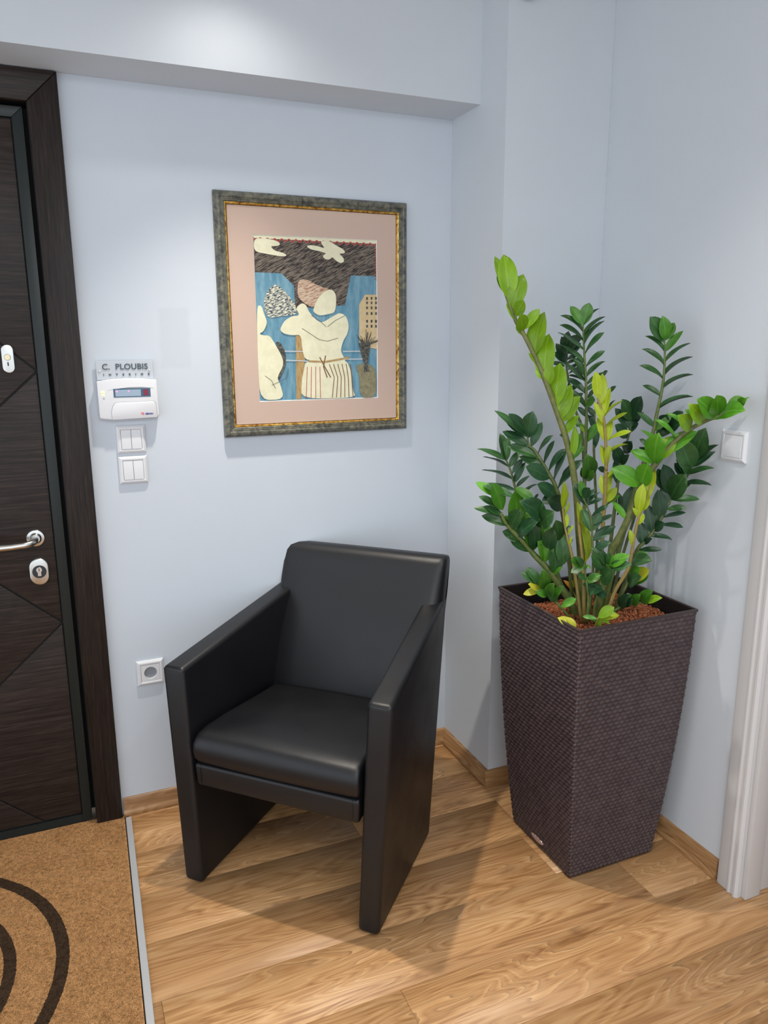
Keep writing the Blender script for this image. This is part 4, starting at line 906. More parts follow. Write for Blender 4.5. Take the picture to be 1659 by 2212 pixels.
PLANT_DATA = [["leafbright",0.0105,0.0035,[[0.0769,-0.6741,0.6988],[0.0676,-0.6831,0.8411],[0.0487,-0.6845,0.9774],[0.0293,-0.6854,1.1088],[0.0034,-0.6791,1.2192],[-0.0305,-0.6654,1.3167],[-0.0629,-0.6516,1.4013],[-0.0866,-0.6406,1.4549],[-0.1119,-0.6282,1.5067],[-0.1319,-0.6179,1.5418],[-0.1522,-0.6094,1.5939],[-0.1713,-0.6019,1.6454]],
[[-0.1677,-0.6048,1.6311,-0.159,0.2489,0.9554,-0.108,-0.966,0.234,0.0779,0.027,"leafbright"],[-0.1492,-0.6118,1.6038,-0.0899,0.1324,0.9871,-0.352,-0.931,0.093,0.1094,0.0511,"leafbright"],[-0.1375,-0.6213,1.5715,0.1476,-0.0937,0.9846,-0.651,-0.759,0.025,0.0894,0.0481,"leafbright"],[-0.1265,-0.6223,1.5579,-0.2226,-0.744,0.63,-0.795,-0.235,-0.559,0.0578,0.0331,"leafbright"],[-0.112,-0.6282,1.5185,-0.598,-0.51,0.6183,0.164,-0.833,-0.529,0.0682,0.0392,"leafbright"],[-0.1085,-0.631,1.5254,0.3807,-0.4,0.8337,-0.78,-0.623,0.058,0.0571,0.0271,"leafbright"],[-0.0886,-0.639,1.4624,0.1104,-0.1438,0.9834,-0.918,-0.395,0.045,0.1057,0.0574,"leafbright"],[-0.061,-0.6531,1.3986,-0.0001,-0.0389,0.9992,-0.824,-0.567,-0.022,0.1127,0.0575,"leafbright"],[-0.0532,-0.6594,1.3844,-0.1149,-0.2813,0.9527,-0.845,-0.477,-0.243,0.0551,0.0333,"leafbright"],[-0.0329,-0.6635,1.3264,0.1106,-0.0279,0.9935,-0.9,-0.428,0.088,0.1104,0.0578,"leafbright"],[-0.0227,-0.6717,1.3,0.1863,-0.1872,0.9645,-0.804,-0.594,0.04,0.0851,0.0457,"leafbright"],[-0.0148,-0.6781,1.2857,0.2145,-0.4891,0.8455,-0.915,-0.404,-0.001,0.0792,0.0457,"leafbright"],[-0.1604,-0.6028,1.6132,-0.2999,0.2995,0.9058,-0.237,-0.943,0.234,0.0483,0.0181,"leafbright"],[-0.1335,-0.6166,1.5442,-0.3916,0.2004,0.898,-0.257,-0.961,0.103,0.0514,0.0181,"leafbright"],[-0.1152,-0.6256,1.5023,-0.2799,0.4195,0.8635,-0.394,-0.87,0.295,0.038,0.0181,"leafbright"],[-0.0839,-0.6427,1.4295,-0.4693,0.1854,0.8634,-0.026,-0.98,0.196,0.0383,0.0153,"leafbright"],[-0.0679,-0.6475,1.3842,-0.3742,0.1202,0.9195,-0.227,-0.973,0.035,0.0415,0.0182,"leafbright"],[0.0041,-0.6797,1.2456,0.2186,-0.2538,0.9422,-0.94,-0.316,0.133,0.0609,0.0272,"leafbright"],[0.0172,-0.6903,1.1991,-0.0633,-0.0412,0.9971,-0.314,-0.948,-0.059,0.0745,0.0231,"leafbright"],[0.0255,-0.6969,1.1825,0.0996,0.1004,0.9899,-0.685,-0.715,0.141,0.0719,0.0231,"leafmid"],[0.0203,-0.6928,1.1857,0.2994,-0.3986,0.8669,-0.935,-0.305,0.183,0.0404,0.0189,"leafmid"],[-0.0095,-0.6687,1.2351,-0.5748,-0.1978,0.7941,0.136,-0.98,-0.145,0.0181,0.0094,"leafdark"]]],
["leafmiddark",0.006,0.002,[[0.1112,-0.6632,0.6968],[0.1027,-0.6507,0.8273],[0.0995,-0.6403,1.0026],[0.0984,-0.634,1.1211],[0.0992,-0.6286,1.2511],[0.0993,-0.6269,1.288],[0.0979,-0.6241,1.3246],[0.0973,-0.6219,1.361],[0.096,-0.6191,1.3972],[0.0933,-0.6152,1.4332],[0.0914,-0.6118,1.469],[0.0894,-0.6085,1.5046],[0.0883,-0.6061,1.5347]],
[[0.0883,-0.6061,1.5347,-0.4717,0.3361,0.8152,-0.379,-0.912,0.157,0.062,0.028,"leafmid"],[0.0896,-0.6072,1.5347,0.1667,-0.086,0.9823,-0.681,-0.73,0.052,0.0597,0.035,"leafmid"],[0.0911,-0.6084,1.5329,0.4748,-0.2387,0.8471,-0.863,0.064,0.502,0.0587,0.0176,"leafmiddark"],[0.0855,-0.6053,1.5188,-0.6347,0.3799,0.6729,0.149,-0.795,0.589,0.0715,0.0214,"leafmiddark"],[0.0915,-0.6102,1.5046,0.5392,-0.2803,0.7942,-0.799,0.129,0.588,0.0739,0.0222,"leafmiddark"],[0.0879,-0.6073,1.4904,-0.6115,0.4549,0.6474,0.187,-0.712,0.677,0.0776,0.0233,"leafmiddark"],[0.0927,-0.6129,1.4868,0.439,-0.2753,0.8553,-0.859,0.151,0.489,0.0749,0.0225,"leafmiddark"],[0.0894,-0.6102,1.4672,-0.6967,0.4752,0.5374,0.149,-0.637,0.756,0.0837,0.0251,"leafmiddark"],[0.0953,-0.615,1.4564,0.413,-0.4177,0.8093,-0.883,0.034,0.468,0.0741,0.0222,"leafmiddark"],[0.0913,-0.6135,1.4332,-0.533,0.6136,0.5825,0.12,-0.627,0.77,0.0958,0.0287,"leafmiddark"],[0.0972,-0.6183,1.4224,0.6246,-0.3364,0.7048,-0.781,-0.252,0.572,0.0645,0.0194,"leafmiddark"],[0.0939,-0.6174,1.3809,-0.6547,0.4394,0.6151,0.15,-0.722,0.675,0.0895,0.0269,"leafmiddark"],[0.1016,-0.6236,1.3954,0.5251,-0.3392,0.7805,-0.85,-0.244,0.466,0.061,0.0183,"leafmiddark"],[0.0943,-0.6177,1.3881,-0.3859,0.2473,0.8888,0.184,-0.923,0.337,0.071,0.0213,"leafmiddark"],[0.0957,-0.6206,1.3482,-0.4297,0.6063,0.6692,-0.2,-0.787,0.584,0.0719,0.0216,"leafdark"],[0.1014,-0.6252,1.3792,0.6489,-0.4752,0.5942,-0.739,-0.209,0.64,0.058,0.0174,"leafmiddark"],[0.095,-0.6217,1.3117,-0.6047,0.4236,0.6744,0.08,-0.81,0.58,0.0941,0.0282,"leafmiddark"],[0.0965,-0.6247,1.2879,-0.5314,0.2713,0.8025,-0.144,-0.962,0.23,0.0344,0.0163,"leafdark"],[0.0954,-0.6255,1.2603,-0.6809,0.594,0.4284,-0.431,-0.798,0.422,0.0451,0.014,"leafmid"],[0.096,-0.6225,1.3209,-0.0893,-0.9553,0.2817,-0.93,0.181,0.319,0.0549,0.0327,"leafmid"],[0.1051,-0.6333,1.2271,0.4263,-0.2594,0.8666,-0.861,-0.41,0.301,0.0496,0.0281,"leafmid"],[0.0992,-0.6286,1.2325,-0.308,0.1962,0.931,-0.149,-0.976,0.156,0.0397,0.0211,"leafbright"],[0.107,-0.6297,1.3429,0.4353,-0.1838,0.8813,-0.795,-0.539,0.28,0.0247,0.0117,"leafdark"],[0.1009,-0.6248,1.3574,0.5096,-0.3283,0.7953,-0.76,-0.605,0.237,0.0275,0.0128,"leafmiddark"],[0.0939,-0.6304,1.1126,-0.3283,-0.2752,0.9036,-0.065,-0.948,-0.312,0.0407,0.0212,"leafmid"],[0.1005,-0.6357,1.1066,-0.2153,-0.7444,0.6321,-0.941,-0.015,-0.338,0.0635,0.0344,"leafmid"],[0.1088,-0.6424,1.1184,-0.4523,-0.5238,0.7219,0.106,-0.835,-0.54,0.0937,0.0507,"leafmid"],[0.0773,-0.6169,1.1807,0.9026,-0.3613,-0.2343,-0.069,-0.658,0.749,0.0312,0.0094,"leafdark"],[0.0502,-0.595,1.1151,0.4613,-0.5043,0.73,-0.835,0.03,0.549,0.0752,0.0226,"leafdark"]]],
["leafdark",0.005,0.002,[[0.1354,-0.6185,0.6993],[0.133,-0.6023,0.8802],[0.1348,-0.5872,1.084],[0.1296,-0.5698,1.2437],[0.1182,-0.5564,1.2908],[0.1083,-0.5442,1.3377],[0.1013,-0.5344,1.3846],[0.0971,-0.5278,1.422],[0.0979,-0.5261,1.4499],[0.1001,-0.5257,1.4759]],
[[0.0984,-0.5243,1.4833,-0.3171,-0.4793,0.8184,-0.695,-0.469,-0.544,0.0424,0.0265,"leafdark"],[0.1016,-0.5268,1.4759,-0.0759,-0.9168,0.3922,-0.997,0.077,-0.013,0.0646,0.0386,"leafdark"],[0.097,-0.5254,1.4536,-0.2331,0.2115,0.9492,-0.181,-0.968,0.171,0.0547,0.0265,"leafdark"],[0.0953,-0.5264,1.4313,-0.3121,0.3205,0.8944,-0.291,-0.928,0.231,0.0624,0.0265,"leafdark"],[0.0924,-0.524,1.4313,-0.6047,0.3731,0.7037,-0.296,-0.925,0.236,0.0451,0.0193,"leafdark"],[0.087,-0.5196,1.4219,-0.667,0.6282,0.4006,-0.428,-0.763,0.484,0.0324,0.0145,"leafdark"],[0.1011,-0.5287,1.4592,0.1886,-0.8095,0.556,-0.967,-0.251,-0.037,0.0497,0.0289,"leafdark"],[0.1017,-0.5292,1.4425,0.596,-0.6289,0.4992,-0.797,-0.542,0.269,0.0335,0.0145,"leafdark"],[0.0997,-0.53,1.4276,0.6366,-0.5782,0.5102,-0.766,-0.549,0.334,0.0293,0.0108,"leafdark"],[0.1016,-0.5315,1.4164,0.7889,-0.4271,0.4418,-0.605,-0.665,0.437,0.0294,0.0108,"leafdark"],[0.1049,-0.5341,1.4052,0.4227,-0.7636,0.4881,-0.866,-0.183,0.465,0.0315,0.0094,"leafdark"],[0.1295,-0.5573,1.398,-0.1764,0.2369,0.9554,-0.267,-0.946,0.185,0.0544,0.0217,"leafdark"],[0.1038,-0.5365,1.394,0.694,-0.7036,-0.1525,-0.364,-0.526,0.768,0.0342,0.0103,"leafdark"],[0.1076,-0.5436,1.3566,0.3715,-0.6344,0.6779,-0.926,-0.206,0.315,0.0286,0.0168,"leafdark"],[0.1159,-0.5504,1.3265,-0.0551,-0.8115,0.5818,-0.985,-0.053,-0.167,0.0389,0.0217,"leafdark"],[0.1097,-0.5454,1.3378,-0.3314,0.1382,0.9333,-0.124,-0.987,0.102,0.0425,0.0193,"leafdark"],[0.1231,-0.5645,1.2627,-0.7018,-0.027,-0.7119,-0.52,-0.664,0.538,0.0128,0.0092,"leafdark"]]],
["leafdark",0.005,0.002,[[0.1772,-0.6138,0.7061],[0.1817,-0.6041,0.8751],[0.1793,-0.5911,1.0124],[0.1737,-0.5725,1.1837],[0.1751,-0.5672,1.2606],[0.1765,-0.5651,1.2988],[0.188,-0.5711,1.3369]],
[[0.2054,-0.5851,1.3315,0.0928,-0.52,0.8491,-0.993,-0.113,0.039,0.0445,0.0134,"leafdark"],[0.2037,-0.5872,1.2994,0.42,-0.2069,0.8836,-0.906,-0.045,0.42,0.0344,0.0103,"leafdark"],[0.1912,-0.5736,1.3973,-0.1369,-0.7998,0.5844,-0.981,0.026,-0.194,0.0235,0.0122,"leafdark"],[0.1743,-0.5666,1.2798,-0.4631,0.3445,0.8166,-0.242,-0.936,0.258,0.0348,0.017,"leafdark"],[0.1769,-0.5687,1.251,-0.7995,-0.1286,0.5867,0.262,-0.954,0.148,0.0356,0.0195,"leafdark"],[0.1763,-0.5682,1.2321,-0.2618,0.1465,0.9539,-0.076,-0.988,0.131,0.0567,0.0206,"leafdark"],[0.1775,-0.5756,1.1965,0.0507,-0.1042,0.9933,-0.8,-0.6,-0.022,0.0442,0.016,"leafdark"],[0.2009,-0.5946,1.1243,-0.9122,-0.1833,0.3664,0.279,-0.933,0.227,0.0331,0.0184,"leafdark"],[0.2181,-0.6084,1.105,-0.8694,0.0991,0.4841,0.031,-0.967,0.254,0.0294,0.0161,"leafdark"]]],
["leafmiddark",0.007,0.0022,[[0.1431,-0.6891,0.7009],[0.161,-0.6956,0.8328],[0.1835,-0.7062,0.9552],[0.1984,-0.7123,1.048],[0.2125,-0.7194,1.1135],[0.2256,-0.7258,1.1772],[0.2332,-0.7296,1.2103],[0.2415,-0.7336,1.2514],[0.2458,-0.7347,1.2866],[0.2511,-0.7365,1.3243],[0.2555,-0.7378,1.3563],[0.2588,-0.7382,1.3908],[0.2601,-0.7369,1.4251],[0.2603,-0.7346,1.4617],[0.2588,-0.7312,1.493]],
[[0.2586,-0.7311,1.4956,-0.6391,0.0639,0.7665,-0.179,-0.981,-0.068,0.0755,0.0457,"leafmiddark"],[0.2602,-0.7323,1.5034,-0.4418,-0.296,0.8469,-0.179,-0.896,-0.406,0.0585,0.0351,"leafmid"],[0.2617,-0.7336,1.493,0.2706,-0.2843,0.9198,-0.896,-0.423,0.133,0.0489,0.0299,"leafmid"],[0.2591,-0.7315,1.4878,-0.4354,0.5047,0.7455,-0.542,-0.808,0.231,0.0599,0.0211,"leafmiddark"],[0.262,-0.736,1.467,0.4184,-0.4101,0.8104,-0.88,-0.402,0.251,0.0636,0.0228,"leafmid"],[0.2582,-0.7329,1.4644,-0.4993,0.4885,0.7156,0.078,-0.797,0.598,0.0642,0.0193,"leafmiddark"],[0.2624,-0.7388,1.4356,0.4512,-0.5345,0.7147,-0.805,0.103,0.585,0.0762,0.0229,"leafmiddark"],[0.2588,-0.7359,1.4303,-0.621,0.4285,0.6563,0.017,-0.83,0.557,0.0701,0.021,"leafmiddark"],[0.2621,-0.7409,1.4014,0.6536,-0.3075,0.6915,-0.67,0.19,0.718,0.0831,0.0249,"leafmiddark"],[0.2588,-0.7382,1.3908,-0.7305,0.398,0.555,0.112,-0.732,0.672,0.0739,0.0222,"leafmiddark"],[0.258,-0.7399,1.3644,0.6376,-0.491,0.5936,-0.586,0.192,0.788,0.0829,0.0249,"leafmiddark"],[0.2552,-0.7376,1.343,-0.5553,0.5782,0.5978,-0.232,-0.798,0.557,0.0589,0.0177,"leafmiddark"],[0.2537,-0.7385,1.3136,0.6399,-0.5768,0.5078,-0.543,0.128,0.83,0.0866,0.026,"leafmiddark"],[0.2439,-0.7355,1.2624,-0.6191,0.4388,0.6513,-0.279,-0.898,0.34,0.0634,0.019,"leafmiddark"],[0.2435,-0.7352,1.2515,0.6466,-0.335,0.6853,-0.743,-0.481,0.466,0.0595,0.0211,"leafmid"],[0.2332,-0.7296,1.2103,-0.4924,0.5939,0.6363,-0.442,-0.8,0.405,0.0324,0.0141,"leafmiddark"]]],
["leafgreen",0.0115,0.002,[[0.0907,-0.7238,0.7114],[0.0983,-0.7327,0.7978],[0.1125,-0.7483,0.9282],[0.128,-0.7626,0.9807],[0.1457,-0.7794,1.0491],[0.156,-0.7895,1.0992],[0.1751,-0.8072,1.1602],[0.1965,-0.8264,1.2055],[0.2165,-0.8442,1.2402],[0.2351,-0.8606,1.2649],[0.2484,-0.8722,1.2784],[0.2689,-0.89,1.2944],[0.2863,-0.9051,1.3043],[0.3026,-0.9192,1.3152],[0.3174,-0.9322,1.333],[0.3293,-0.9427,1.3447]],
[[0.3267,-0.9405,1.347,0.4546,-0.7764,0.4365,-0.777,-0.107,0.62,0.0184,0.0055,"leafgreen"],[0.2822,-0.9017,1.3096,-0.8689,-0.2272,0.4398,0.166,-0.971,-0.173,0.0946,0.0504,"leafgreen"],[0.2842,-0.9033,1.3071,-0.5795,-0.4641,0.6699,-0.037,-0.806,-0.591,0.0859,0.047,"leafgreen"],[0.2942,-0.9124,1.3125,-0.2912,-0.9294,0.2267,-0.816,0.365,0.448,0.0853,0.0504,"leafgreen"],[0.2924,-0.9109,1.34,0.7809,-0.5718,0.2516,-0.606,-0.597,0.525,0.0516,0.0302,"leafgreen"],[0.3243,-0.9379,1.3357,-0.4832,-0.7861,0.3854,-0.859,0.341,-0.381,0.0387,0.0236,"leafgreen"],[0.2743,-0.8944,1.2992,0.6998,-0.6456,0.3058,-0.692,-0.507,0.513,0.0404,0.0202,"leafgreen"],[0.2604,-0.8832,1.2861,-0.6987,0.3592,0.6187,-0.284,-0.933,0.221,0.0572,0.0201,"leafgreen"],[0.2619,-0.8844,1.2913,-0.7875,-0.2821,0.5479,0.134,-0.946,-0.295,0.0808,0.0436,"leafbright"],[0.2422,-0.8663,1.2701,-0.798,-0.2426,0.5516,0.21,-0.97,-0.123,0.0715,0.0403,"leafbright"],[0.2349,-0.8605,1.2673,-0.5508,0.4492,0.7035,0.168,-0.766,0.621,0.0676,0.0203,"leafgreen"],[0.2161,-0.8439,1.2484,-0.4701,0.5684,0.6752,0.156,-0.699,0.697,0.0712,0.0214,"leafgreen"],[0.1961,-0.8261,1.2162,-0.7107,0.3815,0.591,0.092,-0.783,0.615,0.0808,0.0243,"leafgreen"],[0.1798,-0.811,1.181,-0.3613,-0.4576,0.8125,-0.86,-0.173,-0.48,0.1019,0.0573,"leafgreen"],[0.1862,-0.8181,1.1869,0.4052,-0.2763,0.8715,-0.877,-0.388,0.285,0.0759,0.0472,"leafbright"],[0.2007,-0.8299,1.2007,0.5459,-0.4335,0.717,-0.837,-0.321,0.443,0.0967,0.0438,"leafgreen"],[0.1779,-0.8095,1.1809,-0.7067,0.4836,0.5164,-0.282,-0.862,0.421,0.064,0.0303,"leafgreen"],[0.1551,-0.7887,1.1179,-0.7786,0.2853,0.5589,-0.133,-0.945,0.298,0.0881,0.0508,"leafgreen"],[0.1551,-0.7887,1.1179,-0.2,-0.6008,0.774,-0.922,-0.152,-0.356,0.091,0.0508,"leafgreen"],[0.1282,-0.7628,1.0194,-0.2977,0.3682,0.8808,-0.23,-0.923,0.308,0.0597,0.0206,"leafgreen"]]],
["leaflime",0.0065,0.003,[[0.1138,-0.704,0.7176],[0.107,-0.7145,0.8587],[0.0985,-0.7233,0.9915],[0.0957,-0.7262,1.0346],[0.0932,-0.7308,1.0877],[0.0882,-0.7346,1.1503],[0.0881,-0.7349,1.1533],[0.0858,-0.7373,1.1876],[0.0809,-0.7377,1.2214],[0.0761,-0.7382,1.2549],[0.0701,-0.7377,1.288],[0.0604,-0.7343,1.3208],[0.0514,-0.7307,1.3468]],
[[0.0514,-0.7307,1.3468,-0.1772,0.0401,0.9834,-0.18,-0.984,0.008,0.0703,0.0311,"leaflime"],[0.0614,-0.7351,1.3273,0.0592,0.1019,0.993,-0.37,-0.922,0.117,0.0839,0.027,"leaflime"],[0.0719,-0.7391,1.3044,0.1604,0.0435,0.9861,-0.894,-0.416,0.164,0.0718,0.025,"leaflime"],[0.0643,-0.733,1.2797,-0.3058,0.0951,0.9473,-0.192,-0.981,0.036,0.0606,0.0188,"leaflime"],[0.0743,-0.7324,1.2311,-0.2128,0.0876,0.9732,-0.122,-0.991,0.063,0.0663,0.0252,"leaflime"],[0.0818,-0.7384,1.2298,0.1068,-0.103,0.9889,-0.846,-0.532,0.036,0.0621,0.0231,"leaflime"],[0.0851,-0.7324,1.165,-0.1582,0.147,0.9764,-0.209,-0.971,0.112,0.0597,0.0211,"leaflime"],[0.0914,-0.7375,1.1653,-0.1129,-0.1741,0.9782,-0.945,-0.285,-0.16,0.0618,0.019,"leaflime"],[0.0747,-0.7414,1.2963,0.3474,-0.4725,0.81,-0.843,0.222,0.491,0.0596,0.0179,"leaflime"],[0.078,-0.7441,1.2752,0.7366,-0.3991,0.546,-0.593,0.008,0.805,0.0587,0.0176,"leaflime"],[0.0864,-0.7421,1.2382,0.6993,-0.572,0.4288,-0.597,-0.137,0.791,0.0593,0.0178,"leaflime"],[0.0951,-0.7448,1.2014,0.4225,-0.6096,0.6707,-0.764,0.159,0.626,0.0481,0.0144,"leaflime"],[0.0969,-0.7416,1.1283,0.2954,-0.5106,0.8075,-0.873,0.198,0.445,0.0584,0.0175,"leaflime"],[0.0905,-0.7286,1.0813,-0.1334,0.0758,0.9882,-0.392,-0.92,0.018,0.0603,0.023,"leaflime"],[0.0963,-0.7333,1.0879,0.087,-0.1394,0.9864,-0.851,-0.526,0.001,0.0551,0.0205,"leaflime"],[0.1022,-0.7315,1.0601,0.3017,-0.3201,0.8981,-0.88,-0.457,0.133,0.0538,0.0231,"leaflime"],[0.1011,-0.7307,1.0496,0.6176,-0.2729,0.7376,-0.738,0.122,0.663,0.0507,0.0152,"leafgreen"]]],
["leafdark",0.0075,0.0025,[[0.0769,-0.6483,0.6969],[0.0563,-0.6458,0.8593],[0.038,-0.6408,0.9685],[0.022,-0.6353,1.0485],[0.0039,-0.6263,1.1055],[-0.0057,-0.6206,1.1252],[-0.0166,-0.6141,1.1462],[-0.0274,-0.6077,1.1673],[-0.0381,-0.6012,1.1867],[-0.0474,-0.5955,1.2017],[-0.0588,-0.588,1.2134],[-0.0637,-0.586,1.2345]],
[[-0.0775,-0.5749,1.255,-0.6161,0.589,0.5229,-0.149,-0.739,0.657,0.0914,0.0274,"leafmiddark"],[-0.0702,-0.5808,1.2627,-0.7932,0.0224,0.6086,0.161,-0.956,0.245,0.0641,0.0369,"leafdark"],[-0.0603,-0.5888,1.2346,-0.1548,-0.3677,0.917,-0.82,-0.47,-0.327,0.0808,0.0444,"leafdark"],[-0.0518,-0.5936,1.2107,0.244,-0.2614,0.9339,-0.84,-0.538,0.069,0.0722,0.0278,"leafdark"],[-0.0696,-0.5813,1.2403,-0.6661,0.5148,0.5398,-0.208,-0.823,0.529,0.0629,0.0222,"leafdark"],[-0.0588,-0.588,1.2134,-0.7106,0.569,0.4139,-0.302,-0.778,0.551,0.0822,0.0315,"leafdark"],[-0.0389,-0.6006,1.1746,-0.7295,0.5326,0.4292,-0.242,-0.788,0.567,0.0901,0.0316,"leafmiddark"],[-0.0248,-0.6075,1.1534,-0.6995,0.5978,0.3916,-0.374,-0.773,0.512,0.0709,0.0283,"leafmiddark"],[-0.009,-0.618,1.1204,-0.8841,0.1491,0.4428,-0.002,-0.949,0.316,0.0827,0.0467,"leafdark"],[0.0078,-0.6238,1.0663,-0.8245,-0.0061,0.5658,0.196,-0.941,0.275,0.0767,0.0432,"leafdark"],[-0.0393,-0.6002,1.1882,0.2943,-0.5144,0.8054,-0.883,0.176,0.435,0.0706,0.0212,"leafdark"],[-0.0227,-0.6115,1.163,0.3472,-0.1959,0.9171,-0.937,-0.03,0.348,0.0692,0.0208,"leafdark"],[-0.0097,-0.6197,1.1384,0.3348,-0.359,0.8712,-0.938,-0.042,0.343,0.08,0.024,"leafdark"],[0.0047,-0.6269,1.1168,0.1774,-0.3349,0.9254,-0.963,0.137,0.234,0.0932,0.028,"leafdark"],[0.0168,-0.6367,1.1019,0.3555,-0.4475,0.8206,-0.931,-0.09,0.354,0.0949,0.0285,"leafdark"],[0.0239,-0.6369,1.0386,-0.7884,-0.4345,0.4355,0.435,-0.894,-0.105,0.0875,0.0461,"leafdark"],[0.0183,-0.6323,1.0666,-0.9972,-0.0341,-0.066,-0.015,-0.777,0.63,0.0599,0.0345,"leafdark"]]],
["leafdark",0.005,0.002,[[0.0769,-0.6355,0.6924],[0.0619,-0.6234,0.7685],[0.0253,-0.5937,0.8903],[-0.0182,-0.5585,0.9828],[-0.0454,-0.5365,1.0421],[-0.0595,-0.5251,1.087],[-0.0663,-0.5196,1.1167],[-0.0716,-0.5154,1.1368],[-0.0767,-0.5112,1.1523],[-0.0812,-0.5076,1.163]],
[[-0.0817,-0.5071,1.1614,-0.1517,0.1036,0.983,-0.142,-0.986,0.082,0.0788,0.0286,"leafmiddark"],[-0.0799,-0.5086,1.1615,-0.0163,-0.0743,0.9971,-0.872,-0.486,-0.05,0.0692,0.0324,"leafmiddark"],[-0.0817,-0.5071,1.1614,-0.7392,0.5605,0.3733,-0.065,-0.611,0.789,0.0879,0.0264,"leafmiddark"],[-0.0765,-0.5114,1.1413,-0.7458,0.5229,0.4127,0.235,-0.373,0.898,0.0772,0.0232,"leafdark"],[-0.066,-0.5199,1.1056,-0.7277,0.6108,0.3121,0.109,-0.347,0.932,0.0914,0.0274,"leafdark"],[-0.0593,-0.5253,1.0791,-0.7656,0.6399,0.0661,-0.134,-0.259,0.956,0.0961,0.0288,"leafdark"],[-0.0682,-0.5181,1.1449,0.3424,-0.207,0.9165,-0.748,-0.65,0.133,0.0497,0.021,"leafmiddark"],[-0.0629,-0.5224,1.1247,0.4159,-0.2325,0.8792,-0.777,-0.593,0.211,0.0484,0.0181,"leafdark"],[-0.0597,-0.525,1.0934,0.2955,-0.2099,0.932,-0.752,-0.653,0.091,0.0699,0.021,"leafdark"],[-0.0487,-0.5339,1.0845,0.2782,-0.53,0.8011,-0.952,-0.263,0.157,0.047,0.0141,"leafdark"],[-0.0303,-0.5487,1.0698,0.1995,-0.5911,0.7816,-0.97,-0.006,0.243,0.0407,0.0122,"leafdark"],[-0.0156,-0.5607,1.0534,0.4883,-0.2307,0.8416,-0.783,-0.543,0.305,0.0188,0.0086,"leafdark"]]],
["leafmiddark",0.0125,0.004,[[0.0544,-0.6945,0.7094],[0.0276,-0.6874,0.7846],[0.0065,-0.6779,0.8171],[-0.0176,-0.6673,0.8559],[-0.0438,-0.6549,0.8909],[-0.0664,-0.6436,0.9161],[-0.0895,-0.6329,0.9477],[-0.1176,-0.6189,0.9789],[-0.1402,-0.6081,1.007],[-0.1528,-0.604,1.0354]],
